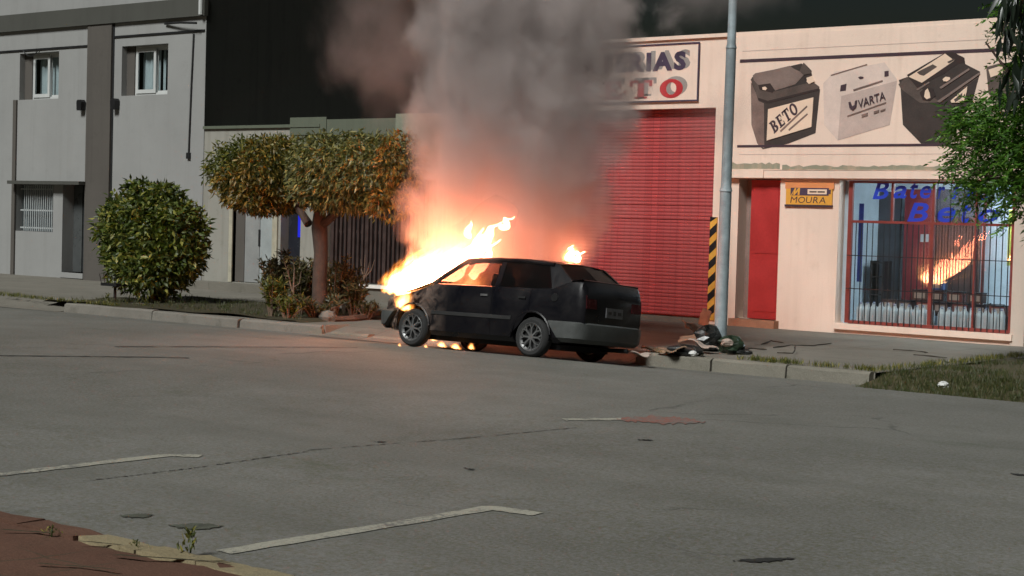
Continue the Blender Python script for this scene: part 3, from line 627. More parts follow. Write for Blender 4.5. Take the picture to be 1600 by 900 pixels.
v, f = text_mesh('VARTA', 1, .012); v, p0, ex, ez = map2(v, z6(806, 522), z6(938, 478), z6(803, 482)); place(v, f, p0, ex, ez, -.083, 'lettering', M_ink, None).parent = pb
b = MB(); b.prism([z6(758, 492), z6(768, 489), z6(776, 512), z6(788, 505), z6(790, 485), z6(800, 482), z6(796, 515), z6(780, 532), z6(764, 520)], -.083, -.075); b.build('emblem', M_ink, pb)
pb = painted([([(998, 385), (1045, 368), (1225, 250), (1312, 285), (1318, 308), (1390, 345), (1355, 480), (1240, 692), (1105, 690), (1018, 600), (1006, 410)], M_bat_dark),
  (B6((345, 715), (430, 640), (540, 730), (760, 890), (1150, 620), (1140, 650), (780, 896), (560, 900), (370, 760)), M_bat_mid),
  (B6((430, 622), (815, 398), (890, 392), (1005, 450), (1010, 495), (930, 515), (800, 610), (590, 715), (540, 760)), M_bat_deep),
  (B6((448, 640), (812, 408), (905, 478), (580, 700)), M_cream), (B6((530, 595), (690, 515), (735, 540), (600, 630), (560, 620)), M_bat_mid), (B6((835, 492), (900, 458), (915, 470), (850, 506)), M_bat_mid),
  (B6((525, 765), (650, 690), (660, 700), (540, 778)), M_bat_lite), (B6((560, 800), (620, 740), (690, 760), (720, 830), (660, 880), (590, 870)), M_bat_deep), (B6((605, 840), (615, 780), (640, 755), (660, 800), (668, 850), (630, 865)), M_cream),
  (B6((760, 745), (1050, 555), (1062, 570), (775, 762)), M_bat_lite), (B6((790, 665), (820, 640), (862, 645), (865, 665), (835, 688), (800, 685)), M_cream),
  (B6((735, 885), (1160, 595), (1165, 615), (760, 900)), M_bat_lite),
  (B6((870, 880), (1040, 735), (1030, 800), (1000, 896), (880, 900)), M_cream), (B6((905, 870), (990, 800), (985, 850), (920, 896)), M_bat_mid)])
pb = painted([([(1418, 322), (1500, 300), (1590, 330), (1580, 470), (1500, 520), (1430, 450)], M_bat_mid), ([(1430, 335), (1500, 312), (1500, 350), (1440, 372)], M_cream)])
# yellow brand sign beside the door
ys = thing('wall_sign', 'small yellow and orange wall sign with a battery emblem beside the red door', 'sign', (-16.24, -.02, 2.49))
b = MB(); b.box(-16.72, -15.75, -.03, -.004, 2.33, 2.62); P(b.build('board', M_yellow), ys)
b = MB(); b.box(-16.74, -15.72, -.03, -.004, 2.621, 2.74); P(b.build('top_board', M_orange), ys)
b = MB(); b.box(-16.74, -15.74, -.036, -.004, 2.29, 2.328); P(b.build('bottom_rule', M_ink), ys)
b = MB(); b.box(-16.62, -15.82, -.034, -.031, 2.5, 2.64); b.box(-15.82, -15.78, -.034, -.031, 2.53, 2.61); em = P(b.build('emblem', M_navy), ys)
s = MB(); s.box(-16.26, -15.86, -.0365, -.0345, 2.525, 2.615); s.build('emblem_panel', M_cream, em)
s = MB(); s.box(-16.22, -16.07, -.0385, -.037, 2.555, 2.58); s.box(-16.05, -15.9, -.0385, -.037, 2.555, 2.58); s.build('fine_print', M_bat_dark, em)
s = MB(); s.prism([(-16.61, 2.505), (-16.55, 2.6), (-16.53, 2.635), (-16.5, 2.635), (-16.52, 2.56), (-16.46, 2.635), (-16.42, 2.635), (-16.43, 2.505), (-16.47, 2.505), (-16.465, 2.575), (-16.53, 2.505), (-16.56, 2.505), (-16.555, 2.575), (-16.585, 2.505)], -.0365, -.0345); s.build('emblem_letter', M_yellow, em)
place_letters('MOURA', 'sans', (-16.62, 2.36), .74, .115, -.033, 'letter', M_ink, ys, .0, .12, .12)
# blue lettering on the shop window
wl = thing('window_lettering', 'large blue slanted lettering on the upper panes of the shop window', 'lettering', (-13.9, .05, 2.4))
for ch, u0, u1, v0, v1 in [('B', 1362, 1388, 283, 311), ('a', 1394, 1416, 290, 310), ('t', 1420, 1434, 284, 310), ('e', 1436, 1454, 290, 310), ('r', 1462, 1476, 291, 311), ('i', 1486, 1499, 282, 311), ('a', 1508, 1526, 292, 312), ('s', 1530, 1546, 293, 313), ('B', 1416, 1450, 317, 346), ('e', 1462, 1492, 324, 347), ('t', 1500, 1516, 317, 348), ('o', 1527, 1561, 327, 347)]:
    v, f = text_mesh(ch, 1, .02, .25); a = fx(u0, v1, .05); c = fx(u1, v0, .05); v = (v-v.min(0))/(v.max(0)-v.min(0))
    place(v, f, a, (c[0]-a[0], 0), (0, c[1]-a[1]), .082, 'letter', M_blue, wl)

# ---------------------------------------------------------------- shop interior
rm = MB(); x0, x1, yb = -16.4, -12.06, 3.6
rm.add([(x0, .3, 0), (x1, .3, 0), (x1, yb, 0), (x0, yb, 0), (x0, .3, 3.1), (x1, .3, 3.1), (x1, yb, 3.1), (x0, yb, 3.1)], [(0, 1, 2, 3), (4, 5, 6, 7), (1, 2, 6, 5), (2, 3, 7, 6), (3, 0, 4, 7)])
P(rm.build('room', mat('room_paint', (.6, .66, .7), .8, .12)), sh)
def inner(name, u0, u1, v0, v1, Y, th, m, parent=None):
    a = at(u0, v1, Y); c = at(u1, v0, Y); b = MB(); b.box(a.x, c.x, Y, Y+th, max(a.z, .02), c.z); return b.build(name, m, parent)
P(inner('room_partition', 1348, 1408, 300, 500, 3.0, .06, mat('grey_partition', (.085, .085, .095), .7, .3)), sh)
P(inner('room_red_door', 1408, 1456, 296, 478, 2.9, .06, mat('dark_red_panel', (.24, .035, .04), .5, .2)), sh)
P(inner('room_notice', 1438, 1443, 366, 378, 2.88, .01, M_frame_white), sh); P(inner('room_notice', 1446, 1451, 366, 378, 2.88, .01, M_frame_white), sh)
P(inner('room_brown_door', 1457, 1533, 340, 480, 2.95, .06, mat('brown_panel', (.07, .05, .045), .4, .3)), sh)
P(inner('room_dark_wall', 1457, 1533, 296, 339, 2.97, .06, mat('slate_panel', (.08, .085, .1), .6, .3)), sh)
P(inner('room_jamb', 1533, 1538, 296, 480, 2.9, .08, M_redframe), sh)
bn = inner('banner', 1338, 1350, 318, 440, 2.2, .01, mat('blue_banner', (.05, .06, .25), .8, .3)); tag(bn, 'narrow blue banner hanging at the left inside the shop window', 'banner')
bn = inner('wall_poster', 1573, 1584, 328, 415, 2.0, .01, mat('yellow_green_poster', (.45, .5, .08), .7, .2)); tag(bn, 'yellow green poster on the white wall at the right of the shop window', 'poster')
lt = thing('ceiling_light', 'white tube light on the ceiling inside the battery shop', 'lamp', (-13.5, 1.6, 3.05))
b = MB(); b.box(-14.3, -12.7, 1.52, 1.68, 3.03, 3.09); P(b.build('housing', M_frame_white), lt)
b = MB(); b.tube([(-14.25, 1.6, 3.0), (-12.75, 1.6, 3.0)], .02, 8); P(b.build('tube', emit('tube_light', (.78, .92, 1.0), 430)), lt)
# white jugs along the sill, battery boxes behind
M_jug = mat('white_plastic_jug', (.62, .64, .66), .4, .08); M_cap = mat('jug_cap', (.2, .25, .5), .5)
jug0 = None; JL = ['with the left end of the row']
k = 0
order = [-15.27+.138*i for i in range(11)]+[-13.66+.138*i for i in range(9)]
for i, xx in enumerate(order):
    if jug0 is None:
        jug0 = tag(bpy.data.objects.new('water_jug', None), None, 'jug', 'white jugs lined up on the shop window sill'); COL.objects.link(jug0)
        s = MB(); v = []
        for z_, wx_, wy_ in ((0, .056, .07), (.02, .06, .075), (.25, .06, .075), (.3, .05, .06), (.33, .025, .03), (.36, .022, .022)):
            for a in range(12):
                ca, sa = math.cos(2*PI*a/12), math.sin(2*PI*a/12); q = .35
                v.append((wx_*math.copysign(abs(ca)**q, ca), wy_*math.copysign(abs(sa)**q, sa), z_))
        s.add(v, [(r*12+j, r*12+(j+1) % 12, (r+1)*12+(j+1) % 12, (r+1)*12+j) for r in range(5) for j in range(12)]+[tuple(range(11, -1, -1)), tuple(60+j for j in range(12))]); s.build('bottle', M_jug, jug0, True)
        s = MB(); s.tube([(-.03, -.02, .3), (-.02, -.02, .37), (.03, -.02, .385), (.05, -.02, .31)], .012, 6); s.build('handle', M_jug, jug0)
        s = MB(); s.lathe([(0, .395), (.026, .395), (.026, .355), (0, .355)], n=10); s.build('cap', M_cap, jug0)
        j = jug0
    else: j = copy_tree(jug0)
    j.location = (xx, .3+random.uniform(-.015, .02), .2); j.rotation_euler.z = random.uniform(-.25, .25); j.scale = (1, 1, random.uniform(.96, 1.03))
    side = 'left' if i < 11 else 'right'
    o11 = ['leftmost', 'second', 'third', 'fourth', 'fifth', 'sixth', 'seventh', 'eighth', 'ninth', 'tenth', 'rightmost']; r_ = i if side == 'left' else i-11; nn = 11 if side == 'left' else 9
    od = o11[r_] if r_ < nn-1 else 'rightmost'
    j['label'] = f'{od} white jug in the {side} row behind the shop window'+('' if od in ('leftmost', 'rightmost') else ', counted from the left')
s = MB(); s.box(-15.5, -12.2, .22, .4, .17, .199); P(s.build('inner_sill', M_shop_pale), sh)
bench = thing('display_bench', 'low dark bench behind the jugs carrying boxed batteries', 'bench', (-13.9, .75, 0))
s = MB(); s.box(-15.0, -12.5, .5, 1.3, .4, .46); P(s.build('top', M_bat_dark), bench)
for xx in (-14.95, -12.6):
    for yy in (.52, 1.22): s = MB(); s.box(xx, xx+.06, yy, yy+.06, .0, .4); P(s.build('leg', M_black), bench)
M_batt = [mat('battery_case_brown', (.12, .07, .06), .4, .2), mat('battery_case_red', (.2, .06, .05), .4, .2), mat('battery_case_black', (.03, .03, .035), .35, .2), mat('battery_case_blue', (.07, .12, .3), .4, .2)]
M_batl = mat('battery_label', (.45, .33, .27), .5, .2)
bl = {0: 'brown', 1: 'dark red', 2: 'black', 3: 'blue'}
spots = [(-14.82, .62, 0, 2), (-14.5, .6, 0, 0), (-14.15, .62, 0, 1), (-13.8, .6, 0, 0), (-13.45, .62, 0, 1), (-13.1, .6, 0, 2), (-12.75, .62, 0, 1), (-14.3, .75, 1, 0), (-13.95, .7, 1, 2), (-13.6, .72, 1, 1), (-13.2, .7, 1, 0), (-13.98, .75, 2, 3), (-14.45, 1.05, 0, 2), (-13.0, 1.02, 0, 0)]
names = ['leftmost on the bench', 'second from left on the bench', 'third from left on the bench', 'at the middle of the bench', 'right of the middle on the bench', 'second from right on the bench', 'rightmost on the bench', 'stacked at the left of the upper row', 'stacked second in the upper row', 'stacked third in the upper row', 'stacked at the right of the upper row', 'alone on top of the pile', 'at the back left of the bench', 'at the back right of the bench']
for (xx, yy, lv, ci), nm in zip(spots, names):
    t_ = thing('car_battery', f'{bl[ci]} boxed car battery {nm} in the shop window', 'battery', (xx, yy, .461+.2*lv), 'car batteries piled on the window bench', (0, 0, random.uniform(-.15, .15)))
    s = MB(); s.box(-.14, .14, -.08, .08, 0, .16); s.build('case', M_batt[ci], t_)
    s = MB(); s.box(-.145, .145, -.085, .085, .16, .185); s.tube([(-.09, 0, .184), (-.09, 0, .199)], .015, 8); s.tube([(.09, 0, .184), (.09, 0, .199)], .015, 8); s.build('lid', M_batt[2], t_)
    s = MB(); s.box(-.1, .1, -.0835, -.081, .03, .13); s.build('label_panel', M_batl, t_)
sf = thing('shelf_unit', 'dark open shelf unit against the grey partition inside the shop', 'shelf', (-15.3, 2.6, 0))
a = at(1362, 455, 2.5); c = at(1386, 408, 2.5); s = MB()
for xx in (a.x, c.x-.04): s.box(xx, xx+.04, 2.4, 2.7, 0, c.z)
P(s.build('upright', M_black), sf)
for zz in (.3, .65, 1.0, c.z-.03): s = MB(); s.box(a.x+.04, c.x-.04, 2.4, 2.7, zz-.02, zz); P(s.build('board', M_bat_dark), sf)

# ---------------------------------------------------------------- lamp post
pb_ = at(1126, 540, -6.0); px_ = pb_.x
p0 = atz(1125, 548, 0.0); PX, PY = p0.x, p0.y
lp = thing('lamp_post', 'tall galvanised street lamp post standing at the kerb in a heap of rubbish', 'lamp post', (PX, PY, 0))
def zat(v): return at(1130, v, PY).z
zj1, zj2 = zat(297), zat(73)
def pole_pt(z): f_ = z/6.; return (.005*z, 0, z)
b = MB(); b.tube([pole_pt(-.1), pole_pt(zj1)], [.094, .088], 20); b.build('lower_pole', M_pole, lp, True)
b = MB(); b.tube([pole_pt(zj1-.02), pole_pt(zj1+.05), pole_pt(zj2)], [.1, .08, .076], 20); b.build('middle_pole', M_pole, lp, True)
b = MB(); b.tube([pole_pt(zj2-.03), pole_pt(zj2+.04), pole_pt(8.2)], [.085, .066, .058], 20); b.tube([pole_pt(8.15), (.04, -.5, 8.6), (.04, -1.6, 8.8)], .035, 12); b.build('upper_pole', M_pole, lp, True)
b = MB(); b.lathe([(.0, 0), (.12, .02), (.16, .09), (.12, .14), (0, .16)], (.04, -1.9, 8.75), n=16); b.build('lantern', M_frame_white, lp)

# ---------------------------------------------------------------- burning car
CX, CYY = -16.35, -8.49
car = thing('burning_car', 'blackened hatchback on fire beside the kerb with grey bumpers', 'car', (CX, CYY, -.098), rot=(R(-5.2), 0, R(1.2)))
def car_paint():
    m, t, b = newmat('sooted_dark_paint'); P_ = t.coord()
    n1 = t.noise(P_, 2.2, 6, .65, .4); n2 = t.noise(P_, 26, 4, .7)
    c = t.mix(t.mr(n1, .4, .65), (.004, .004, .006), (.009, .008, .009)); c = t.mix(t.mr(n2, .58, .78, 0, .3), c, (.02, .017, .016))
    sx = t.sep(P_)[0]; burn = t.math('MULTIPLY', t.mr(sx, -.5, -1.3, 0, 1), t.mr(t.noise(P_, 4.5, 6, .7, .8), .42, .62))
    c = t.mix(burn, c, (.22, .16, .13))
    t.put(b.inputs['Base Color'], c); t.put(b.inputs['Roughness'], t.math('ADD', t.mr(n1, .35, .7, .26, .5), t.math('MULTIPLY', burn, .3))); b.inputs['Specular IOR Level'].default_value = .28
    t.put(b.inputs['Normal'], t.bump(t.noise(P_, 3, 3, .5), .07, .02)); return m
M_car = car_paint(); M_bumper = mat('grey_bumper_plastic', (.06, .064, .062), .6, .3, 5, .15, 60); M_rubber = mat('tyre_rubber', (.02, .02, .02), .85, .3, 9)
M_rim = mat('alloy', (.26, .26, .26), .35, .2, 8, metal=.7); M_rimdark = mat('wheel_trim_black', (.02, .02, .02), .6)  # second one: near-black for brake discs and side mouldings
M_sootglass = glass('sooty_glass', (.3, .26, .25), .3, .3); M_sootdark = glass('blackened_glass', (.05, .045, .045), .35, .25); M_chrome = mat('silver_lens', (.6, .6, .62), .15, .1, metal=.6); M_interior = mat('charred_interior', (.012, .011, .011), .9)
ST = [(-1.83, .30, .67, .60), (-1.79, .26, .71, .69), (-1.62, .23, .745, .745), (-1.3, .22, .81, .772), (-.82, .2, .96, .788), (-.3, .2, .965, .795), (.4, .2, .97, .797), (1.0, .2, .975, .795), (1.35, .22, .99, .785), (1.55, .25, 1.07, .775), (1.7, .27, 1.10, .755), (1.83, .3, 1.1, .73), (1.88, .33, 1.02, .70), (1.9, .38, .9, .68)]
def st(x): return [float(np.interp(x, [s[0] for s in ST], [s[i] for s in ST])) for i in (1, 2, 3)]
def half(x, off=0.):
    zb, zt, w_ = st(x); h = zt-zb; w_ += off
    return [(0, zb), (.88*w_, zb), (.965*w_, zb+.07), (w_, zb+.42*h), (.992*w_, zb+.66*h), (.972*w_, zb+.88*h), (.93*w_, zt-.008), (.86*w_, zt+.008), (.45*w_, zt+.022), (0, zt+.027)]
xs = sorted(set([s[0] for s in ST]+[round(x_, 3) for x_ in np.arange(-1.7, 1.85, .12)]))
b = MB(); v = []; n = 0
for x_ in xs:
    hf = half(x_); ring = hf+[(-p[0], p[1]) for p in hf[-2:0:-1]]; n = len(ring); v += [(x_, p[0], p[1]) for p in ring]
f = [(i*n+j, i*n+(j+1) % n, (i+1)*n+(j+1) % n, (i+1)*n+j) for i in range(len(xs)-1) for j in range(n)]+[tuple(range(n-1, -1, -1)), tuple((len(xs)-1)*n+j for j in range(n))]
b.add(v, f); body = b.build('body', M_car, car, True)
WH = [(-1.18, -.695), (1.06, -.695), (-1.18, .695), (1.06, .695)]
cut = MB()
for wx, wy in WH: cut.lathe([(0, -.28), (.335, -.28), (.335, .28), (0, .28)], (wx, wy*1.12, .30), 'y', 32)
cuto = cut.build('arch_cutter', M_interior); cuto.parent = car
md = body.modifiers.new('arches', 'BOOLEAN'); md.object = cuto; md.operation = 'DIFFERENCE'; md.solver = 'EXACT'
dg = bpy.context.evaluated_depsgraph_get(); dg.update(); me = bpy.data.meshes.new_from_object(body.evaluated_get(dg)); body.modifiers.clear(); body.data = me; bpy.data.objects.remove(cuto)
me.polygons.foreach_set('use_smooth', [True]*len(me.polygons)); me.set_sharp_from_angle(angle=R(35))
for wx, wy in WH:                                      # arch lips
    s = MB(); sg_ = 1 if wy > 0 else -1
    s.tube([(wx+.345*math.cos(R(a)), sg_*.79, .30+.345*math.sin(R(a))) for a in range(-8, 189, 14)], .018, 6); s.build('wheel_arch', M_car, car, True)
def yside(z): return .715-(z-.97)*.36                  # tumblehome
def rz(x): return float(np.interp(x, [-.34, -.1, .25, .8, 1.28], [1.335, 1.375, 1.39, 1.385, 1.345]))
b = MB(); nx, ny = 12, 8; v = []
for zo in (0, -.03):
    for i in range(nx+1):
        x_ = -.34+1.62*i/nx
        for j in range(ny+1):
            yy = -.585+1.17*j/ny; v.append((x_, yy, rz(x_)+.028*(1-(yy/.585)**2)-.045*abs(yy/.585)**6+zo))
k = (nx+1)*(ny+1); f = []
for i in range(nx):
    for j in range(ny):
        q = [i*(ny+1)+j, (i+1)*(ny+1)+j, (i+1)*(ny+1)+j+1, i*(ny+1)+j+1]; f += [tuple(q), tuple(k+a for a in q[::-1])]
for i in range(nx): f += [(i*(ny+1), (i+1)*(ny+1), k+(i+1)*(ny+1), k+i*(ny+1)), (i*(ny+1)+ny, (i+1)*(ny+1)+ny, k+(i+1)*(ny+1)+ny, k+i*(ny+1)+ny)]
b.add(v, f); b.build('roof', M_car, car, True)
for sg_ in (-1, 1):
    S = lambda x_, z_, o=0: (x_, sg_*(yside(z_)+o), z_)
    b = MB(); b.tube([S(-.86, .965), S(-.58, 1.17), S(-.33, 1.335)], .035, 8); b.tube([S(-.33, 1.335), S(.25, 1.365), S(.8, 1.36), S(1.24, 1.325)], .032, 8); b.build('roof_rail', M_car, car, True)
    b = MB(); b.add([S(.29, .965, .006), S(.38, .965, .006), S(.38, 1.36, .006), S(.3, 1.36, .006), S(.29, .965, -.04), S(.38, .965, -.04), S(.38, 1.36, -.04), S(.3, 1.36, -.04)], [(0, 1, 2, 3), (4, 5, 6, 7), (0, 4, 7, 3), (1, 2, 6, 5)]); b.build('door_pillar', M_car, car)
    b = MB(); b.add([S(1.16, 1.33, .008), S(1.29, 1.345, -.01), S(1.62, 1.09, -.03), S(1.62, 1.0, .03), S(1.33, .965, .006), S(1.16, 1.33, -.03), S(1.29, 1.345, -.05), S(1.62, 1.09, -.07), S(1.62, 1.0, -.03), S(1.33, .965, -.03)], [(0, 1, 2, 3, 4), (9, 8, 7, 6, 5), (0, 4, 9, 5), (1, 0, 5, 6), (2, 1, 6, 7)]); b.build('rear_pillar', M_car, car)
    b = MB(); b.add([S(-.78, .97), S(-.3, 1.325), S(.3, 1.35), S(.29, .97)], [(0, 1, 2, 3)]); b.build('front_side_window', M_sootglass, car)
    b = MB(); b.add([S(.38, .97), S(.38, 1.35), S(1.16, 1.32), S(1.33, .97)], [(0, 1, 2, 3)]); b.build('rear_side_window', M_sootdark, car)
    # doors: skins just proud of the flank
    for xa, xb in ((-.72, .31), (.35, 1.0)):
        s = MB(); v = []; xr = list(np.linspace(xa, xb, 8))
        for x_ in xr:
            hf = half(x_, .007)
            if xb > .9 and x_ > .75: idx = [4, 5, 6] if x_ > .9 else [3, 4, 5, 6]
            for q in (2, 3, 4, 5, 6):
                yy, zz = hf[q]
                if xb > .9: zz = max(zz, .22+.42*max(0, (x_-.62)/.38))
                v.append((x_, sg_*yy, zz))
        s.add(v, [(i*5+j, (i+1)*5+j, (i+1)*5+j+1, i*5+j+1) for i in range(7) for j in range(4)]); dr_ = s.build('door', M_car, car, True)
        h = MB(); h.box(xb-.2, xb-.07, sg_*.795-.012, sg_*.795+.012, .82, .85); h.build('handle', M_rim if xb < .5 else M_black, dr_)
    s = MB(); s.add([(x_, sg_*(half(x_)[3][0]+o_), zz) for x_ in np.linspace(-.8, .7, 9) for o_, zz in ((.0, .5), (.016, .51), (.016, .555), (.0, .565))], [(i*4+j, (i+1)*4+j, (i+1)*4+j+1, i*4+j+1) for i in range(8) for j in range(3)]); s.build('side_moulding', M_rimdark, car)
    s = MB(); s.obox((-1.815, sg_*.46, .63), (.035, 0, 0), (-.02, .16, 0), (0, 0, .055)); s.build('headlight', M_chrome, car)
    s = MB(); s.obox((1.885, sg_*.55, .83), (.02, 0, 0), (0, .12, 0), (-.01, 0, .09)); s.build('tail_light', mat('dark_red_lens', (.05, .008, .01), .25), car)
b = MB(); b.add([(-.88, -.68, .975), (-.94, 0, .985), (-.88, .68, .975), (-.35, .56, 1.335), (-.36, 0, 1.365), (-.35, -.56, 1.335)], [(0, 1, 4, 5), (1, 2, 3, 4)]); b.build('windscreen', M_sootglass, car)
b = MB(); b.add([(1.27, -.53, 1.335), (1.285, 0, 1.362), (1.27, .53, 1.335), (1.60, .62, 1.095), (1.63, 0, 1.115), (1.60, -.62, 1.095)], [(0, 1, 4, 5), (1, 2, 3, 4)]); b.build('rear_window', M_sootdark, car)
s = MB(); s.add([(x_, y_, z_) for x_, z_ in ((1.6, 1.1), (1.72, 1.128), (1.81, 1.136), (1.835, 1.128), (1.825, 1.1)) for y_ in (-.66, 0, .66)], [(i*3+j, (i+1)*3+j, (i+1)*3+j+1, i*3+j+1) for i in range(4) for j in range(2)]); s.build('spoiler', M_car, car, True)
def bumper(sgn, name, xs_side, xe, ztop, zbot):
    path = [(xs_side, -.80), (xe-.14*sgn, -.80), (xe-.05*sgn, -.74), (xe, -.6), (xe+.02*sgn, 0), (xe, .6), (xe-.05*sgn, .74), (xe-.14*sgn, .80), (xs_side, .80)]
    prof = [(0, ztop), (.025, ztop-.02), (.03, ztop-.1), (.015, zbot+.06), (-.05, zbot), (-.12, zbot), (-.12, ztop)]
    v = []; k = len(prof)
    for i, p in enumerate(path):
        a = Vector(path[max(0, i-1)]); c = Vector(path[min(len(path)-1, i+1)]); t = (c-a).normalized(); nn = Vector((t.y, -t.x))*(1 if sgn > 0 else -1)
        for o_, z_ in prof:
            xx = p[0]+nn.x*o_; 
            if i in (0, len(path)-1): xx += sgn*(.22*(ztop-z_)/(ztop-zbot))
            v.append((xx, p[1]+nn.y*o_, z_))
    b = MB(); b.add(v, [(i*k+j, (i+1)*k+j, (i+1)*k+(j+1) % k, i*k+(j+1) % k) for i in range(len(path)-1) for j in range(k)]+[tuple(range(k)), tuple((len(path)-1)*k+j for j in range(k-1, -1, -1))]); return b.build(name, M_bumper, car, True)
bumper(1, 'rear_bumper', 1.36, 1.9, .54, .25); bumper(-1, 'front_bumper', -1.52, -1.86, .53, .25)
s = MB(); s.box(1.905, 1.92, -.2, .2, .64, .78); pl = s.build('licence_plate', mat('grey_plate', (.09, .09, .095), .5, .3, 12), car)
s = MB(); s.box(1.9205, 1.923, -.03, .03, .68, .74); s.box(1.9205, 1.923, -.16, -.08, .69, .73); s.box(1.9205, 1.923, .08, .16, .69, .73); s.build('plate_smudge', M_black, pl)
s = MB(); s.lathe([(0, -.01), (.055, -.008), (.06, .0), (.06, .02), (0, .02)], (1.42, -.772, .86), 'y', 16); s.build('fuel_cap', M_black, car)
s = MB(); s.add([(-1.5, -.7, .80), (-1.2, -.72, .88), (-.9, -.66, 1.0), (-1.45, 0, .84), (-1.15, 0, .98), (-.95, 0, 1.03), (-1.5, .7, .79), (-1.2, .7, .86), (-.9, .66, .99)], [(0, 1, 4, 3), (1, 2, 5, 4), (3, 4, 7, 6), (4, 5, 8, 7)]); s.build('bonnet', M_car, car, True)
s = MB(); s.tube([(-1.58, -.12, .72), (-1.5, -.16, 1.12)], .012, 6); s.tube([(-1.55, .25, .75), (-1.62, .3, .98)], .012, 6); s.build('bonnet_stay', M_interior, car)
s = MB(); s.box(-1.845, -1.80, -.26, .26, .57, .69); s.build('grille', M_interior, car)
for yy in (-.33, .33):
    s = MB(); s.obox((.12, yy, 1.02), (.05, 0, -.012), (0, .2, 0), (.03, 0, .13)); s.obox((.16, yy, 1.22), (.04, 0, 0), (0, .11, 0), (.005, 0, .07)); s.build('seat', M_interior, car)
s = MB(); s.box(-1.5, 1.5, -.5, .5, .13, .21); s.tube([(.9, .3, .18), (1.95, .35, .2)], .03, 8); s.tube([(-1.18, -.6, .28), (-1.18, .6, .28)], .04, 8); s.tube([(1.06, -.6, .28), (1.06, .6, .28)], .05, 8); s.build('underbody', M_interior, car)
wh0 = None
for wx, wy in WH:
    if wh0 is None:
        wh0 = bpy.data.objects.new('wheel', None); COL.objects.link(wh0); wh0.parent = car
        s = MB(); s.lathe([(.19, -.085), (.245, -.09), (.272, -.07), (.285, -.03), (.285, .03), (.272, .07), (.245, .09), (.19, .085), (.19, -.085)], axis='y', n=36); s.build('tyre', M_rubber, wh0, True)
        s = MB(); s.lathe([(.165, -.06), (.198, -.088), (.205, -.082), (.19, .05), (.165, .05)], axis='y', n=36)
        s.lathe([(0, -.078), (.04, -.08), (.05, -.06), (.05, 0), (0, 0)], axis='y', n=20)
        for i in range(8):
            a = 2*PI*i/8; ca, sa = math.cos(a), math.sin(a)
            s.obox((.085*ca, -.065, .085*sa), (.045*ca, 0, .045*sa), (0, .012, 0), (-.012*sa, 0, .012*ca))
            for q in (-.2, .2):
                c2, s2 = math.cos(a+q), math.sin(a+q); p_ = Vector((.12*ca, -.066, .12*sa)); q_ = Vector((.185*c2, -.072, .185*s2)); mm = (p_+q_)/2; dd_ = (q_-p_)/2; nn = Vector((-dd_.z, 0, dd_.x)).normalized()*.008
                s.obox(mm, dd_, (0, .01, 0), nn)
        s.build('rim', M_rim, wh0, True)
        s = MB(); s.lathe([(0, -.02), (.185, -.02)], axis='y', n=24); s.build('brake_disc', M_rimdark, wh0)
        o = wh0
    else: o = copy_tree(wh0, car)
    o.location = (wx, wy, .285); o.rotation_euler = (0, random.uniform(0, 1), PI if wy > 0 else 0)

# ---------------------------------------------------------------- fire
def flame_material(name, e0, e1, strength, scale=2.6, seed=0., yscale=1., lean=0.):
    """emission inside a hull in the hull's own space: body along z 0..1, radius 1; tongues from stretched noise"""
    m, t, b = newmat(name); t.n.remove(b); P_ = t.coord('Object')
    Q = t.vmath('ADD', P_, t.vmath('MULTIPLY', t.vmath('SUBTRACT', t.noise(t.mapping(P_, (1, 1, .55), loc=(seed, 0, 0)), scale, 4, .6, .5, True), (.5, .5, .5)), (.75, .75, .5)))
    x, y, z = t.sep(Q)[:3]
    r = t.math('SQRT', t.math('ADD', t.math('MULTIPLY', x, x), t.math('MULTIPLY', y, y)))
    prof = t.math('MULTIPLY', t.mr(z, -.02, .12, 0, 1, True), t.math('POWER', t.mr(z, 1.0, .1, 0, 1), .8))    # width at height z
    f = t.math('SUBTRACT', t.math('MULTIPLY', prof, .95), r)
    tong = t.math('MULTIPLY', t.math('SUBTRACT', t.noise(t.mapping(P_, (1, 1, .3), loc=(seed, 3, 0)), scale*1.7, 6, .68, .8), .5), 1.0)
    f = t.math('ADD', f, tong); f = t.mr(f, e0, e1, 0, 1)
    s = t.math('MULTIPLY', t.math('POWER', f, 1.6), strength)
    em = t.node('ShaderNodeEmission'); t.put(em.inputs[0], t.ramp(f, [(0, (1, .16, .012)), (.35, (1, .32, .045)), (1, (1, .55, .2))])); t.put(em.inputs[1], s)
    t.l.new(em.outputs[0], t.n['Material Output'].inputs['Volume']); m.cycles.volume_step_rate = .45; return m
def flame(name, label, base, ax, rx, ry, m, group='flames of the car fire'):
    """hull: a tapered tongue from base along ax (Vector), half widths rx, ry"""
    b = MB(); k = 10; n = 14; v = []
    for i in range(k+1):
        h = i/k; r = 1.15*(.55+.45*math.sin(PI*min(1, h*1.6+.12)*.62))*(1-.62*h**2)
        for j in range(n):
            a = 2*PI*j/n; w_ = 1+.08*math.sin(3*a+i)+.05*math.sin(5*a-2*i); v.append((r*w_*math.cos(a), r*w_*math.sin(a), -.06+1.16*h))
    b.add(v, [(i*n+j, i*n+(j+1) % n, (i+1)*n+(j+1) % n, (i+1)*n+j) for i in range(k) for j in range(n)]+[tuple(range(n-1, -1, -1)), tuple(k*n+j for j in range(n))])
    o = b.build(name, m); az = Vector(ax); Z = az; X = Vector((1, 0, 0)); X = (X-X.project(Z)).normalized()*rx; Y = Z.cross(X).normalized()*ry
    mm = Matrix((X, Y, Z)).transposed().to_4x4(); mm.translation = Vector(base); o.matrix_world = mm
    return tag(o, label, 'flame', group)
FM1 = flame_material('engine_fire', .04, .36, 34, 3.1, 0); FM2 = flame_material('engine_fire_tall', .0, .4, 15, 3.4, 4.0); FM3 = flame_material('small_fire', -.05, .5, 60, 2.2, 9.)
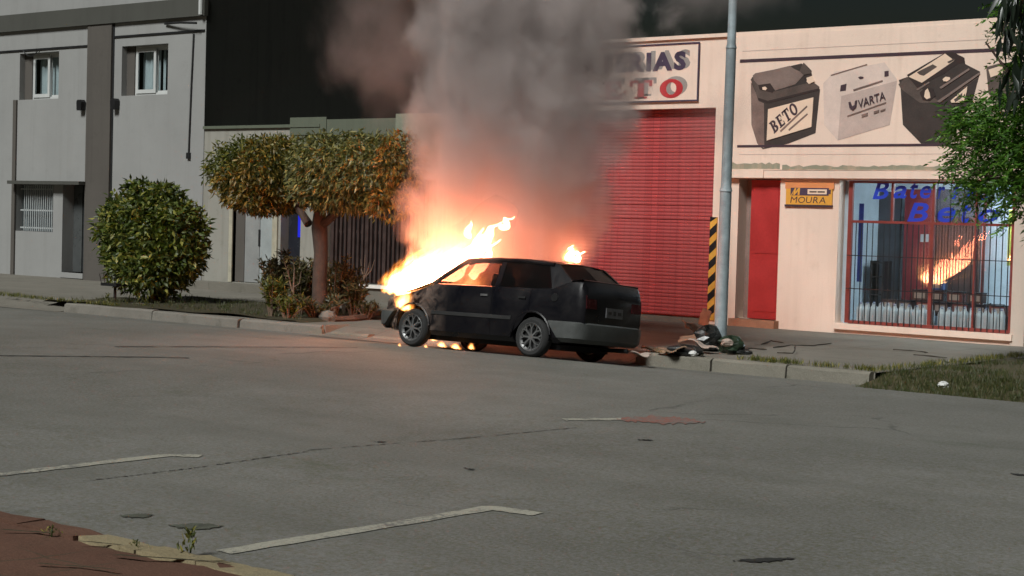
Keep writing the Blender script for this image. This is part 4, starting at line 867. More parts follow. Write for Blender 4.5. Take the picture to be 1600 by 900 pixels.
flame('flame', 'broad white hot flame along the bonnet of the burning car', (-18.2, -8.6, .72), (1.42, .1, .92), .54, .6, FM1)
flame('flame', 'low white hot flame over the headlight of the burning car', (-18.1, -8.8, .66), (.2, .0, .7), .55, .45, FM1)
flame('flame', 'tall yellow flame tip rising past the windscreen of the burning car', (-17.5, -8.4, .85), (.85, .1, 1.15), .56, .5, FM2)
flame('flame', 'orange flame licking over the front wheel arch of the burning car', (-17.75, -9.22, .5), (.15, .0, .38), .22, .12, FM3)
flame('flame', 'small yellow flame behind the roof of the burning car', (-15.75, -7.75, 1.28), (.08, 0, .34), .2, .16, FM3)
for u, v_, hh, rr, lab in [(690, 542, .1, .1, 'leftmost of the three burning puddles under the car'), (712, 545, .1, .11, 'middle one of the three burning puddles under the car'), (736, 546, .13, .07, 'rightmost of the three burning puddles under the car'), (677, 521, .17, .08, 'small flame dripping behind the front wheel'), (624, 541, .06, .04, 'tiny flame on the road in front of the front wheel'), (665, 543, .06, .045, 'tiny flame on the road just behind the front wheel')]:
    p_ = atz(u, v_, -.02) if v_ > 525 else at(u, v_+12, -8.9)
    flame('flame', lab, (p_.x, p_.y, max(road_z(p_.y)+.0, p_.z-.0)), (.02, 0, hh), rr, rr*.8, FM3)
def fire_light(name, loc, power, size, col=(1, .27, .15)):
    l = bpy.data.lights.new(name, 'POINT'); l.energy = power; l.color = col; l.shadow_soft_size = size; o = bpy.data.objects.new(name, l); COL.objects.link(o); o.location = loc
M_core = emit('flame_core_glow', (1, .28, .14), 85)
def flame_core(pts, rad, n=10):
    P3 = [Vector(p) for p in pts]; q = []; rr_ = []; k = 18
    for i in range(k+1):
        t_ = i/k*(len(P3)-1); j = min(int(t_), len(P3)-2); p = P3[j].lerp(P3[j+1], t_-j); h = i/k
        q.append(p+Vector((.05*math.sin(9*h+p.x*5), .03*math.sin(7*h), .035*math.sin(11*h+1)))*(.3+h)); rr_.append(rad*(.5+.6*math.sin(PI*min(1, h*1.25+.1))*.9)*(1-h**2.2)*(1+.16*math.sin(13*h+p.x*9))+.004)
    b = MB(); b.tube([tuple(p) for p in q], rr_, n); o = b.build('flame_core', M_core, None, True); return o
def into(o, root): o.parent = root; bpy.context.view_layer.update(); o.matrix_parent_inverse = root.matrix_world.inverted(); return o
f1 = next(o for o in bpy.data.objects if str(o.get('label', '')).startswith('broad white hot')); f2 = next(o for o in bpy.data.objects if str(o.get('label', '')).startswith('tall yellow')); f3 = next(o for o in bpy.data.objects if str(o.get('label', '')).startswith('small yellow flame behind'))
into(flame_core([(-18.25, -8.7, .78), (-17.9, -8.6, .98), (-17.45, -8.5, 1.25), (-17.1, -8.4, 1.42)], .15), f1)
into(flame_core([(-17.95, -8.3, .85), (-17.65, -8.3, 1.1), (-17.35, -8.25, 1.45)], .12), f1)
into(flame_core([(-17.55, -8.45, .95), (-17.3, -8.4, 1.25), (-17.05, -8.35, 1.5), (-16.98, -8.3, 1.78)], .13), f2)
into(flame_core([(-17.3, -8.2, 1.0), (-17.0, -8.2, 1.3), (-16.78, -8.2, 1.62)], .08), f2)
into(flame_core([(-17.2, -8.3, 1.3), (-17.02, -8.3, 1.55), (-16.86, -8.25, 1.72), (-16.74, -8.2, 1.9)], .11), f2)
into(flame_core([(-16.72, -8.2, 1.74), (-16.62, -8.2, 1.84), (-16.56, -8.2, 1.97)], .045), f2)
into(flame_core([(-17.32, -8.3, 1.6), (-17.28, -8.3, 1.72), (-17.2, -8.3, 1.88)], .05), f2)
into(flame_core([(-15.62, -7.8, 1.3), (-15.58, -7.8, 1.38), (-15.5, -7.8, 1.48)], .035), f3)
into(flame_core([(-15.8, -7.75, 1.32), (-15.76, -7.75, 1.42), (-15.7, -7.75, 1.56)], .05), f3)
for p_, w_, r_ in (((-16.65, -8.4, 1.08), 2.5, .03), ((-17.05, -8.6, .05), 16, .03), ((-15.7, -8.0, .03), 26, .03)): fire_light('fire_light', p_, w_, r_)

# ---------------------------------------------------------------- smoke
def smoke_material():
    m, t, b = newmat('soot_smoke'); t.n.remove(b); P_ = t.coord('Object')
    W = t.vmath('ADD', P_, t.vmath('MULTIPLY', t.vmath('SUBTRACT', t.noise(P_, .75, 3, .55, .3, True), (.5, .5, .5)), (1.5, 1.3, .9)))
    x, y, z = t.sep(W)[:3]
    def curve(v, pts, lo, hi):                          # piecewise-linear function of height via ramp of mapped value
        q = t.ramp(t.mr(v, 0, 8), [(a/8, (c-lo)/(hi-lo)) for a, c in pts]); return t.mr(q, 0, 1, lo, hi)
    cx = curve(z, [(0, -.25), (.8, .0), (1.8, .2), (2.7, .35), (3.9, .3), (5.2, -.7), (8, -2.8)], -3, 1)
    rr = curve(z, [(0, 1.45), (.5, 1.62), (1.0, 1.75), (2.0, 1.8), (3.2, 1.85), (4.2, 2.0), (8, 2.6)], 0, 4)
    ry = t.math('MULTIPLY', rr, .7)
    def lobe(cx_, cy_, cz_, rx_, ry_, rz_):
        q = t.vmath('DIVIDE', t.vmath('SUBTRACT', W, (cx_, cy_, cz_)), (rx_, ry_, rz_)); return t.math('SUBTRACT', 1, t.vmath('LENGTH', q))
    dx = t.math('DIVIDE', t.math('SUBTRACT', x, cx), rr); dy = t.math('DIVIDE', y, ry)
    f = t.math('SUBTRACT', 1, t.math('SQRT', t.math('ADD', t.math('MULTIPLY', dx, dx), t.math('MULTIPLY', dy, dy))))
    det = t.math('SUBTRACT', t.noise(t.mapping(P_, (1, 1, .8)), 1.35, 6, .6, .4), .5)
    f1 = t.math('ADD', f, t.math('MULTIPLY', det, 1.35))
    dens = t.math('MULTIPLY', t.mr(f1, -.04, .26, 0, 1, True), t.mr(z, -.4, .35, 0, 1, True))
    dens = t.math('MULTIPLY', dens, curve(z, [(0, 1.0), (.8, 1.4), (1.5, 1.7), (2.4, 2.1), (3.5, 2.3), (8, 2.0)], 0, 3))
    wis = t.math('MAXIMUM', lobe(-2.7, .2, 3.8, 1.3, 1.2, 1.5), t.math('MAXIMUM', lobe(2.9, .6, 4.5, 2.2, 1.2, .85), lobe(2.2, 2.8, 2.3, 1.4, 1.0, .8)))
    w2 = t.mr(t.math('ADD', wis, t.math('MULTIPLY', det, 1.5)), .0, .7, 0, .34, True)
    dens = t.math('ADD', dens, w2)
    pv = t.node('ShaderNodeVolumePrincipled'); pv.inputs['Color'].default_value = (.76, .685, .665, 1); pv.inputs['Anisotropy'].default_value = .15; t.put(pv.inputs['Density'], dens)
    t.l.new(pv.outputs[0], t.n['Material Output'].inputs['Volume']); m.cycles.volume_step_rate = .28; return m
SB = Vector((-16.55, -8.3, 1.0)); b = MB(); v = []; k = 12; n = 18
for i in range(k+1):
    z = -.1+7.1*i/k
    rx_, ry_, cx_ = float(np.interp(z, [-.1, .5, 1.2, 2.2, 3.2, 7], [1.75, 2.15, 2.5, 3.2, 4.2, 4.4])), float(np.interp(z, [-.1, 1, 2.2, 7], [1.1, 1.7, 2.9, 3.2])), float(np.interp(z, [-.1, 2, 4, 7], [-.3, .3, .3, -1.6]))
    for j in range(n): a = 2*PI*j/n; v.append((cx_+rx_*math.cos(a), ry_*math.sin(a)+(.3 if z > 1 else 0), z))
b.add(v, [(i*n+j, i*n+(j+1) % n, (i+1)*n+(j+1) % n, (i+1)*n+j) for i in range(k) for j in range(n)]+[tuple(range(n-1, -1, -1)), tuple(k*n+j for j in range(n))])
sm = b.build('smoke_plume', smoke_material()); sm.location = SB; tag(sm, 'thick grey brown smoke plume rising from the burning car', 'smoke', kind='stuff')

# ---------------------------------------------------------------- vegetation
def leaves(name, pts, nrm, length, width, m, parent=None, droop=.3, tint=None, kind=None, fold=.18, jitter=.9):
    n = len(pts); pts = np.asarray(pts, float); L = length*rng.uniform(.65, 1.25, n)[:, None]; Wd = width*rng.uniform(.7, 1.2, n)[:, None]
    d_ = np.asarray(nrm, float)+rng.normal(0, jitter, (n, 3)); d_[:, 2] -= droop; d_ /= np.linalg.norm(d_, axis=1)[:, None]+1e-9
    r_ = rng.normal(0, 1, (n, 3)); r_[:, 2] += .2; s = np.cross(d_, r_); s /= np.linalg.norm(s, axis=1)[:, None]+1e-9; u = np.cross(s, d_)
    a = pts; tip = pts+d_*L; mid = pts+d_*L*.45; l_ = mid+s*Wd*.5+u*fold*Wd; r2 = mid-s*Wd*.5+u*fold*Wd; tip = tip-u*L*.12
    v = np.stack([a, r2, tip, l_, mid], 1).reshape(-1, 3); idx = np.arange(n)[:, None]*5
    f = np.concatenate([idx+np.array([[0, 1, 4]]), idx+np.array([[1, 2, 4]]), idx+np.array([[4, 2, 3]]), idx+np.array([[0, 4, 3]])], 1).reshape(-1, 3)
    me = bpy.data.meshes.new(name); me.vertices.add(len(v)); me.vertices.foreach_set('co', v.ravel()); me.loops.add(f.size); me.loops.foreach_set('vertex_index', f.ravel())
    me.polygons.add(len(f)); me.polygons.foreach_set('loop_start', np.arange(0, f.size, 3)); me.update(calc_edges=True)
    tv = rng.random(n) if tint is None else np.clip(tint, 0, 1); at_ = me.attributes.new('tint', 'FLOAT', 'FACE'); at_.data.foreach_set('value', np.repeat(tv, 4).astype(np.float32))
    me.materials.append(m); o = bpy.data.objects.new(name, me); COL.objects.link(o)
    if parent: o.parent = parent
    if kind: o['kind'] = kind
    return o
def blob_pts(n, lobes, shell_=.35):                    # points in the outer shell of a union of ellipsoids (c, r)
    out = []; nr = []; vol = np.array([r[0]*r[1]*r[2] for c, r in lobes])**.67; cnt = (n*vol/vol.sum()).astype(int)
    for (c, r), k_ in zip(lobes, cnt):
        d_ = rng.normal(0, 1, (k_, 3)); d_ /= np.linalg.norm(d_, axis=1)[:, None]; q = 1-shell_*rng.random(k_)**1.6
        q *= 1+.08*np.sin(d_[:, 0]*7+d_[:, 2]*5)+.06*np.sin(d_[:, 1]*11-d_[:, 2]*9)
        out.append(np.array(c)+d_*np.array(r)*q[:, None]); nr.append(d_)
    return np.concatenate(out), np.concatenate(nr)
M_bush = leafmat('glossy_bush_leaf', (.028, .046, .01), (.095, .125, .02), (.33, .31, .07), .34)
M_canopy = leafmat('canopy_leaf', (.05, .056, .02), (.16, .155, .05), (.36, .31, .1), .4)
M_canopy_y = leafmat('yellow_canopy_leaf', (.06, .055, .014), (.19, .13, .025), (.36, .22, .04), .35)
M_canopy_g = leafmat('green_canopy_leaf', (.038, .052, .014), (.125, .135, .028), (.3, .25, .05), .35)
M_shrub = leafmat('shrub_leaf', (.04, .042, .018), (.11, .1, .042), (.22, .18, .08), .35)
M_fine = leafmat('bright_fine_leaf', (.03, .08, .01), (.075, .19, .02), (.16, .29, .04), .3)
# round bush on the left
bc = atz(247, 472, 0.)
bu = thing('round_bush', 'big round glossy green bush on the pavement before the grey house', 'bush', (bc.x, bc.y, 0))
lb = [((0, 0, 1.3), (1.0, .95, .95)), ((-.45, -.3, 1.5), (.75, .7, .75)), ((.5, -.2, 1.25), (.78, .7, .85)), ((.1, -.2, 1.95), (.6, .6, .5)), ((.2, -.3, .7), (.85, .8, .55)), ((-.5, -.2, .85), (.55, .6, .55)), ((-.85, -.3, 1.75), (.32, .3, .3)), ((.85, -.3, 1.8), (.34, .3, .28)), ((-.25, -.3, 2.3), (.3, .3, .22)), ((1.0, -.2, 1.0), (.3, .35, .4)), ((.45, -.3, 2.25), (.25, .25, .18)), ((-.95, -.2, 1.1), (.28, .3, .35))]
p_, n_ = blob_pts(15000, lb, .55); leaves('crown', p_, n_, .15, .062, M_bush, bu, .35)
b = MB()
for i in range(5): a = i*1.3; b.tube([(.05*math.cos(a), .05*math.sin(a), -.05), (.2*math.cos(a), .2*math.sin(a), .6), (.6*math.cos(a), .5*math.sin(a), 1.5)], [.05, .04, .015], 6)
b.build('trunk', M_bark, bu, True); bu.scale = (1.07, 1.07, 1.0)
# pollarded street tree
tb = atz(499, 500, 0.); TX, TY = tb.x, tb.y
tr = thing('pollarded_tree', 'pollarded street tree with reddish trunk and broad flat clipped crown', 'tree', (TX, TY, 0))
def rel(u, v, dy=0.): q = at(u, v, TY+dy); return (q.x-TX, q.y-TY, q.z)
zf = rel(498, 360)[2]
b = MB(); b.tube([(0, 0, -.1), (.02, 0, .15), (-.02, 0, .7), (.0, 0, 1.2), rel(499, 355), rel(500, 325)], [.2, .155, .13, .125, .145, .1], 14)
for e, f_, r0 in ((rel(455, 300, .1), rel(482, 350), .08), (rel(545, 310, -.1), rel(505, 350), .085), (rel(500, 290, .3), rel(499, 340), .08), (rel(385, 270), rel(470, 318), .06), (rel(600, 275), rel(535, 318), .06)): b.tube([f_, tuple((a+c)/2+random.uniform(-.05, .05) for a, c in zip(e, f_)), e], [r0, r0*.85, r0*.6], 9)
b.build('trunk', M_bark, tr, True)
def ell(u, v, ru, rv, dy=0., ry_=.8): c = rel(u, v, dy); s = F_PX/(Vector((c[0]+TX, c[1]+TY, c[2]))-CAM).dot(FW); return (c, (ru/s/.80, ry_, rv/s))
g1 = [ell(398, 268, 48, 54), ell(436, 262, 40, 50), ell(376, 262, 28, 40), ell(428, 300, 38, 32)]
g2 = [ell(545, 262, 80, 56, 0, .95), ell(512, 255, 42, 46), ell(590, 265, 55, 55), ell(545, 300, 60, 32), ell(512, 295, 38, 33)]
p_, n_ = blob_pts(9500, g1, .45); t_ = rng.random(len(p_)); leaves('crown', p_, n_, .12, .04, M_canopy_g, tr, .7, t_)
p_, n_ = blob_pts(5200, [ell(400, 285, 46, 40, -.14), ell(432, 265, 40, 50, -.12), ell(415, 312, 46, 22, -.1)], .2); leaves('yellow_crown', p_, n_, .12, .04, M_canopy_y, tr, .8)
p_, n_ = blob_pts(19000, g2, .45); leaves('crown', p_, n_, .12, .036, M_canopy, tr, 1.1)
p_, n_ = blob_pts(1300, [ell(628, 250, 26, 45, -.2, .5), ell(610, 315, 30, 28, -.2, .5)], .25); leaves('yellow_crown', p_, n_, .12, .038, M_canopy_y, tr, 1.0)
# low shrubs round the trunk: each a clump
def shrub(u, v, hpx, wpx, name, label, m, n=1100, Lf=.13, Wf=.032):
    q = atz(u, v, .03); s = F_PX/(q-CAM).dot(FW); h = hpx/s; w_ = wpx/s/2
    t_ = thing(name, label, 'shrub', (q.x, q.y, .02), 'shrubs in the bed round the pollarded tree'); P_ = []; N_ = []; b = MB()
    for i in range(20):
        a = random.uniform(0, 2*PI); rr_ = random.uniform(.2, 1)*w_; hh = h*random.uniform(.6, 1.02); tip = Vector((rr_*math.cos(a), rr_*math.sin(a), hh)); b.tube([(tip.x*.15, tip.y*.15, -.05), tuple(tip*.55+Vector((0, 0, hh*.05))), tuple(tip)], [.012, .009, .004], 5)
        for j in range(n//20): f_ = random.uniform(.15, 1)**.7; c = tip*f_; P_.append((c.x*(.5+.5*f_), c.y*(.5+.5*f_), c.z)); an = random.uniform(0, 2*PI); N_.append((math.cos(an)*.9, math.sin(an)*.9, .7))
    leaves('foliage', P_, N_, Lf, Wf, m, t_, .1, None, None, .15, .35); b.build('stems', M_twig, t_, True); return t_
shrub(440, 485, 95, 60, 'leafy_shrub', 'dark leafy shrub at the left of the tree trunk', M_shrub); shrub(468, 492, 88, 62, 'leafy_shrub', 'olive shrub just left of the reddish trunk', M_shrub)
shrub(520, 494, 92, 66, 'leafy_shrub', 'brownish shrub just right of the reddish trunk', M_shrub); shrub(425, 492, 60, 45, 'leafy_shrub', 'low green shrub at the left edge of the bed', M_canopy_g)
shrub(552, 496, 60, 60, 'leafy_shrub', 'thin low shrub right of the trunk near the burning car', M_shrub); shrub(495, 498, 42, 120, 'leafy_shrub', 'wide low ground shrub before the trunk at the kerb', M_shrub, 800)
shrub(478, 488, 80, 70, 'leafy_shrub', 'tall olive shrub hiding the foot of the reddish trunk', M_shrub, 1300); shrub(425, 488, 82, 44, 'leafy_shrub', 'upright dark shrub at the far left end of the bed', M_shrub, 1200); shrub(540, 490, 74, 60, 'leafy_shrub', 'tall sparse shrub before the left half of the dark gate', M_shrub, 900)
shrub(572, 497, 26, 50, 'leafy_shrub', 'lowest shrub beside the front bumper of the car', M_shrub, 300); shrub(450, 498, 34, 70, 'leafy_shrub', 'low spreading shrub at the kerb left of the tree', M_canopy_g, 500)
q = atz(562, 478, .03); sp = thing('bare_sapling', 'bare forked sapling with pale stem before the dark gate', 'sapling', (q.x, q.y, 0)); s_ = F_PX/(q-CAM).dot(FW)
b = MB(); b.tube([(0, 0, -.05), (.03, 0, .35), (.1, 0, .62)], [.022, .02, .018], 6)
for dx, z in ((-.1, 1.0), (.02, 1.1), (.3, 1.0), (.16, .95)): b.tube([(.1, 0, .6), (.1+dx*.7, 0, .78), (.1+dx, 0, z)], [.016, .012, .006], 6)
b.build('stem', M_twig, sp, True)
q = atz(485, 492, .03); sp = thing('bare_sapling', 'pale bare forked stem in front of the reddish trunk', 'sapling', (q.x-.05, q.y-.4, 0))
b = MB(); b.tube([(0, 0, -.05), (.0, 0, .4), (.02, 0, .9)], [.025, .022, .012], 6); b.tube([(0, 0, .4), (-.12, 0, .7), (-.16, 0, .95)], [.016, .012, .006], 6); b.tube([(.02, 0, .55), (.16, 0, .62), (.2, 0, .85)], [.014, .01, .006], 6); b.build('stem', M_twig, sp, True)
b = MB(); q = atz(500, 478, 0.); b.tube([(q.x, q.y-.6, 0), (q.x, q.y-.6, .22)], .035, 8); tag(b.build('marker_stake', mat('white_stake', (.75, .7, .62), .6)), 'short white stake in the shrubs below the tree trunk', 'stake')
q = atz(512, 502, 0.); b = MB(); b.lathe([(0, -.02), (.14, 0), (.17, .08), (.12, .17), (0, .2)], (q.x, q.y, 0), n=9); tag(b.build('bed_stone', M_kerb_pale), 'pinkish stone at the front edge of the planting bed', 'stone')
b = MB()
pts = [atz(u, v, 0.) for u, v in ((520, 503), (550, 502), (575, 499), (590, 494))]; b.tube([(p.x, p.y, .04) for p in pts], .07, 6); tag(b.build('bed_edging', mat('dull_terracotta', (.13, .075, .05), .9, .4, 6)), 'low terracotta edging curving round the end of the planting bed', 'edging')
# basket stand by the bush
q = at(180, 442, -6.35); bs = thing('basket_stand', 'dark metal rubbish basket stand at the left of the round bush', 'basket stand', (q.x, q.y, 0))
b = MB(); b.tube([(0, 0, -.05), (0, 0, .34)], .03, 8); b.build('post', M_black, bs)
b = MB(); b.box(-.25, .25, -.17, .17, .34, .4); b.build('tray', M_black, bs)
for xx in (-.24, -.12, 0, .12, .24):
    b = MB(); b.tube([(xx, -.16, .4), (xx*1.1, -.19, .58)], .008, 5); b.tube([(xx, .16, .4), (xx*1.1, .19, .58)], .008, 5); b.build('wire', M_black, bs)
# fine-leaved tree on the right, trunk outside the frame
RT = at(1735, 600, -5.2); RX, RY = RT.x, -5.2
rt = thing('fine_leaved_tree', 'fine leaved green street tree reaching in over the shop window', 'tree', (RX, RY, -.05))
def rel2(u, v, dy=0.): q = at(u, v, RY+dy); return (q.x-RX, q.y-RY, q.z)
b = MB(); b.tube([(0, 0, -.1), (0, 0, 1.), (-.05, 0, 2.2), (-.1, .0, 3.2)], [.2, .16, .14, .12], 12)
for e in ((1500, 190), (1510, 260), (1540, 60), (1590, 300), (1700, -60), (1800, 120)): 
    e_ = rel2(*e, random.uniform(-.3, .3)); f_ = (-.06, 0, 2.0); b.tube([f_, tuple((a+c)/2+(.15 if i == 2 else 0) for i, (a, c) in enumerate(zip(e_, f_))), e_], [.07, .045, .012], 7)
b.build('trunk', M_bark, rt, True)
P_ = []; N_ = []
def sprays(u, v, ru, rv, n, dy=.0, ln=.42):            # feathery sprays: rachis with leaflets in pairs
    for _ in range(n):
        a = random.uniform(0, 2*PI); q_ = math.sqrt(random.random()); c = Vector(rel2(u+ru*q_*math.cos(a), v+rv*q_*math.sin(a), dy+random.uniform(-.6, .6)))
        d_ = Vector((random.gauss(-.6, .6), random.gauss(-.1, .5), random.gauss(-.25, .45))).normalized(); sd = d_.cross(Vector((0, 0, 1))).normalized(); L = ln*random.uniform(.6, 1.2)
        for i in range(9):
            p = c+d_*(L*i/9)-Vector((0, 0, .1*(i/9)**2))
            for s_ in (-1, 1): P_.append(tuple(p)); nn = sd*s_+d_*.6+Vector((0, 0, random.uniform(-.2, .3))); N_.append(tuple(nn))
for args in [(1560, 175, 62, 42, 150), (1525, 195, 36, 28, 50), (1590, 205, 55, 55, 150), (1515, 238, 28, 18, 36), (1560, 270, 52, 26, 80), (1530, 292, 26, 14, 26), (1590, 318, 22, 18, 20), (1600, 255, 40, 40, 80), (1615, 60, 26, 80, 90), (1650, 180, 70, 150, 260), (1600, 10, 30, 30, 40), (1700, 20, 110, 130, 300)]: sprays(*args)
leaves('crown', P_, N_, .105, .028, M_fine, rt, .15, None, None, .1, .25)
# long drooping leaves, coloured near-black as out of the light, at the top right edge (a second tree, nearer)
P_ = []; N_ = []
for _ in range(420):
    u, v = random.uniform(1562, 1700), random.uniform(-60, 130); 
    if u < 1585 and v > 45 and random.random() < .6: continue
    q = rel2(u, v, random.uniform(-1.6, -.6)); P_.append(q); N_.append((random.gauss(0, .4), random.gauss(0, .4), -1.2))
leaves('drooping_foliage', P_, N_, .42, .075, mat('unlit_long_leaf', (.012, .02, .012), .35, .3), rt, .6, None, None, .1, .3)
# grass and weeds
def tufts(name, pts, h, m, kind=None, n=9):
    P_ = []; N_ = []
    for p in pts:
        for _ in range(n): a = random.uniform(0, 2*PI); P_.append((p[0]+random.gauss(0, .03), p[1]+random.gauss(0, .03), p[2])); N_.append((.45*math.cos(a), .45*math.sin(a), 1.0))
    return leaves(name, P_, N_, h, h*.09, m, None, -.3, None, kind, .1, .2)
def vz(x, y): return (-.2+.2*min(1, max(0, (y+8.0)/1.0)))+.025*wob(x*3, y*3)
pts = []
for _ in range(5200):
    x_, y_ = random.uniform(-10.85, -4), random.uniform(-7.95, .5); k_ = math.sin(x_*2.1+y_*1.3)+math.sin(x_*.9-y_*2.7)
    if random.random() < .55+.25*k_: pts.append((x_, y_, vz(x_, y_)))
for _ in range(1600):
    x_, y_ = random.uniform(-10.85, -5), random.uniform(-8.0, -6.9); pts.append((x_, y_, vz(x_, y_)))
tag(tufts('verge_grass', pts, .085, M_grass, 'stuff', 7))
pts = [(random.uniform(-29.3, -22.2), random.uniform(-7.2, -3.8), .03) for _ in range(420)]; tag(tufts('bed_grass', pts, .09, M_grass, 'stuff', 7))
pts = []
for (xa, ya, xb, yb_, n) in [(-13.1, -7.2, -10.9, -7.25, 60), (-12.9, -7.15, -12.2, -7.2, 30), (-14.6, -7.2, -13.8, -7.2, 26), (-31.5, -7.0, -28.6, -7.2, 60), (-28.5, -7.2, -27.2, -7.2, 40), (-33.2, -6.6, -31, -6.8, 18), (-10.95, -7.3, -10.95, -2, 130)]:
    for _ in range(n): k_ = random.random(); pts.append((xa+(xb-xa)*k_+random.gauss(0, .04), ya+(yb_-ya)*k_+random.gauss(0, .05), .0))
tag(tufts('kerb_grass', pts, .1, M_canopy_g, 'stuff', 9))
def weed(u, v, h, label, z0=.0):
    q = atz(u, v, z0); t_ = thing('weed', label, 'weed', (q.x, q.y, z0)); P_ = []; N_ = []
    for i in range(46): f_ = random.random(); a = random.uniform(0, 2*PI); P_.append((.05*random.gauss(0, 1)*(1-f_), .05*random.gauss(0, 1)*(1-f_), h*.8*f_)); N_.append((math.cos(a)*.8, math.sin(a)*.8, .9))
    leaves('leaves', P_, N_, h*.42, h*.1, M_canopy_g, t_, -.1, None, None, .1, .2); b = MB(); b.tube([(0, 0, -.02), (.01, 0, h*.5), (0, .01, h)], [.006, .005, .002], 5); b.build('stem', M_canopy_g, t_)
weed(297, 866, .15, 'green weed growing at the yellow kerb by the parking line', -.06); weed(80, 838, .07, 'tiny dry weed sprouting from the red pavement', -.05); weed(212, 856, .05, 'low green weed on the red pavement behind the yellow kerb', -.05)
weed(168, 474, .22, 'weed clump at the kerb left of the round bush', 0.); weed(228, 480, .16, 'weed clump at the kerb under the round bush', 0.)

# ---------------------------------------------------------------- rubbish heap and litter
M_bag = mat('black_bag', (.014, .015, .014), .3, .3, 8); M_card = mat('cardboard', (.26, .17, .11), .85, .25, 5); M_cardp = mat('pale_cardboard', (.4, .32, .27), .85, .2, 5); M_paper = mat('white_paper', (.62, .62, .6), .7, .1); M_green_bag = mat('dark_green_bag', (.02, .035, .02), .35, .3, 8)
def bag(u, v, rx, ry, rz_, m, label, z0=0.):
    q = atz(u, v, z0); b = MB(); n, k = 14, 8; v_ = []
    for i in range(k+1):
        th = PI*i/k
        for j in range(n):
            a = 2*PI*j/n; w_ = 1+.16*math.sin(3*a+i*1.7)+.1*math.sin(5*a-i*2.3)+random.uniform(-.05, .05); zz = rz_*(1-math.cos(th))*(.95+.1*math.sin(2*a)); v_.append((rx*w_*math.sin(th)**.7, 0, 0) if False else (rx*w_*math.sin(th)**.7*math.cos(a), ry*w_*math.sin(th)**.7*math.sin(a), zz-.02))
    b.add(v_, [(i*n+j, i*n+(j+1) % n, (i+1)*n+(j+1) % n, (i+1)*n+j) for i in range(k) for j in range(n)]); o = b.build('rubbish_bag', m, None, False); o.location = (q.x, q.y, z0)
    return tag(o, label, 'rubbish bag')
bag(1106, 548, .2, .2, .2, M_bag, 'black rubbish bag slumped against the left side of the lamp post'); bag(1142, 552, .2, .16, .14, M_green_bag, 'dark green rubbish bag at the right foot of the lamp post')
bag(1070, 556, .28, .2, .09, M_bag, 'flat black rubbish bag under the torn cardboard'); bag(1158, 553, .18, .1, .05, M_bag, 'flattened black bag scrap trailing right of the lamp post')
def sheet_piece(u, v, wx, wy, rot, m, name, label, cat, z0=.03, sag=.05):
    q = atz(u, v, 0.); b = MB(); n = 6; v_ = []
    for zo in (0, .012):
        for i in range(n+1):
            for j in range(n+1):
                xx, yy = (i/n-.5)*wx, (j/n-.5)*wy; v_.append((xx*(1+.1*math.sin(j*2.1)), yy*(1+.08*math.sin(i*1.7)), zo+sag*math.sin(i*.9+j*.6)*.5+sag*.5))
    k = (n+1)**2; f = []
    for i in range(n):
        for j in range(n): c = [i*(n+1)+j, (i+1)*(n+1)+j, (i+1)*(n+1)+j+1, i*(n+1)+j+1]; f += [tuple(c), tuple(k+a for a in c[::-1])]
    edge = [(i, 0) for i in range(n)]+[(n, j) for j in range(n)]+[(n-i, n) for i in range(n)]+[(0, n-j) for j in range(n)]; ix = [a*(n+1)+c for a, c in edge]
    f += [(ix[i], ix[(i+1) % len(ix)], k+ix[(i+1) % len(ix)], k+ix[i]) for i in range(len(ix))]
    b.add(v_, f); o = b.build(name, m); o.location = (q.x, q.y, z0); o.rotation_euler = rot; return tag(o, label, cat)
C_ = sheet_piece
C_(1102, 524, .3, .28, (R(78), R(8), R(-25)), M_cardp, 'cardboard_sheet', 'pale cardboard sheet standing upright against the lamp post', 'cardboard', .3, .02)
C_(1088, 545, .5, .3, (R(18), R(-12), R(20)), M_card, 'cardboard_sheet', 'brown torn cardboard sheet tilted on the rubbish heap', 'cardboard', .16)
C_(1098, 552, .4, .28, (R(-10), R(12), R(-15)), M_cardp, 'cardboard_sheet', 'pale flattened cardboard lying lowest on the rubbish heap', 'cardboard', .1)
C_(1078, 533, .3, .26, (R(30), R(25), R(60)), M_card, 'cardboard_sheet', 'small dark red carton flap on the back of the heap', 'cardboard', .2)
C_(1050, 556, .42, .26, (R(8), R(-6), R(-20)), M_card, 'cardboard_sheet', 'flat brown cardboard at the left end of the heap', 'cardboard', .06); C_(1022, 552, .35, .2, (R(4), R(6), R(25)), M_card, 'cardboard_sheet', 'scrap of cardboard nearest the rear wheel of the car', 'cardboard', .03)
C_(1000, 556, .3, .12, (0, R(5), R(10)), M_cardp, 'cardboard_sheet', 'narrow cardboard strip at the gutter behind the car', 'cardboard', .0)
def crumple(u, v, r, m, name, label, cat, z0=0.):
    q = atz(u, v, z0); b = MB(); n, k = 9, 6; v_ = [(r*(1+random.uniform(-.3, .3))*math.sin(PI*i/k)*math.cos(2*PI*j/n), r*(1+random.uniform(-.3, .3))*math.sin(PI*i/k)*math.sin(2*PI*j/n), r*.7*(1-math.cos(PI*i/k))) for i in range(k+1) for j in range(n)]
    b.add(v_, [(i*n+j, i*n+(j+1) % n, (i+1)*n+(j+1) % n, (i+1)*n+j) for i in range(k) for j in range(n)]); o = b.build(name, m); o.location = (q.x, q.y, z0); return tag(o, label, cat)
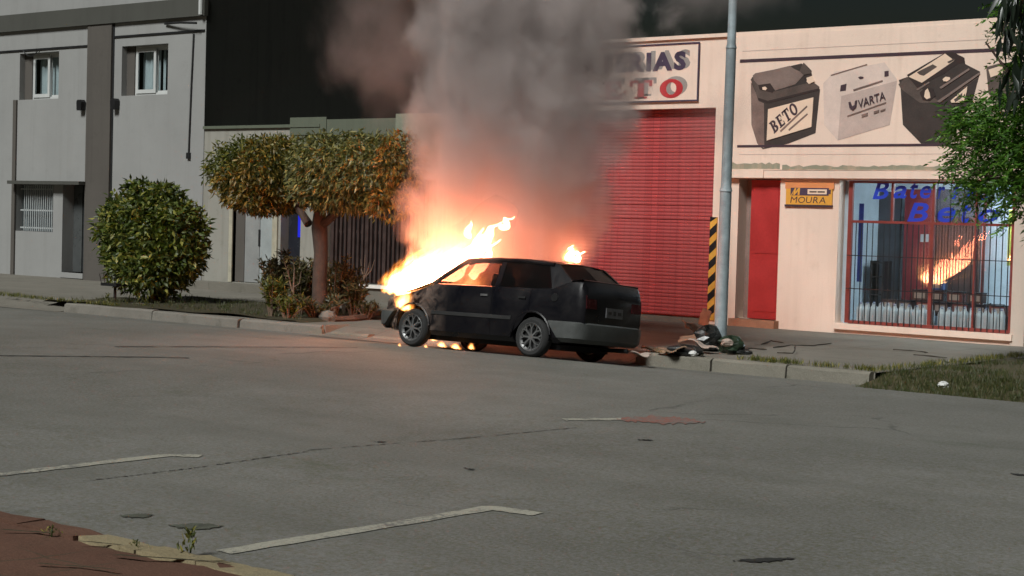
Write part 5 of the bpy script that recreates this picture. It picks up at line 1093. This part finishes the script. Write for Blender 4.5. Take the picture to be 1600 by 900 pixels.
crumple(1083, 558, .07, M_paper, 'crumpled_paper', 'crumpled pale paper at the front of the rubbish heap', 'litter'); crumple(1474, 608, .075, M_paper, 'crumpled_paper', 'crumpled white paper at the edge of the grass verge', 'litter', -.12)
crumple(1525, 602, .04, M_paper, 'crumpled_paper', 'small white scrap in the grass of the verge', 'litter', -.08); crumple(1136, 542, .09, M_cardp, 'crumpled_paper', 'pale green crumpled wrapper right of the lamp post foot', 'litter', .12)
q = atz(1277, 516, 0.); b = MB(); b.add([(0, 0, 0), (.16, .05, 0), (.17, -.02, .12), (.07, 0, .05), (-.02, .02, .15), (.08, .12, .01)], [(0, 1, 3), (1, 2, 3), (0, 3, 4), (0, 5, 1), (3, 5, 4), (2, 5, 3)]); o = b.build('dead_leaf', M_bag); o.location = (q.x, q.y, .01); tag(o, 'dark curled scrap lying against the shop wall below the sign', 'litter')
def twig(pts, r_, label):
    P3 = [atz(u, v, 0.)+Vector((0, 0, .02+dz)) for u, v, dz in pts]; b = MB(); Q3 = [p.lerp(q_, k_/4)+Vector((random.uniform(-.02, .02), random.uniform(-.03, .03), 0)) for p, q_ in zip(P3[:-1], P3[1:]) for k_ in range(4)]+[P3[-1]]; b.tube([tuple(p) for p in Q3], [r_*.6*random.uniform(.6, 1.2) for _ in Q3[:-1]]+[r_*.2], 6); tag(b.build('fallen_twig', mat('dark_twig', (.035, .028, .02), .9)), label, 'twig')
twig([(1150, 553, 0), (1172, 548, .02), (1198, 548, 0)], .025, 'dark fallen twig pointing right from the lamp post'); twig([(1210, 545, 0), (1235, 543, .02), (1270, 542, 0), (1300, 538, 0)], .018, 'long thin twig lying along the pavement crack'); twig([(1215, 553, 0), (1238, 555, .01), (1243, 551, .09)], .02, 'short dark twig with a raised end on the pavement'); twig([(1190, 540, 0), (1205, 536, .02), (1225, 538, 0)], .02, 'short dark twig near the red door step'); twig([(1395, 548, 0), (1430, 551, .01), (1450, 553, 0)], .018, 'thin twig on the pavement before the shop window'); twig([(1428, 556, 0), (1480, 561, 0)], .02, 'dark twig at the border of the grass verge')
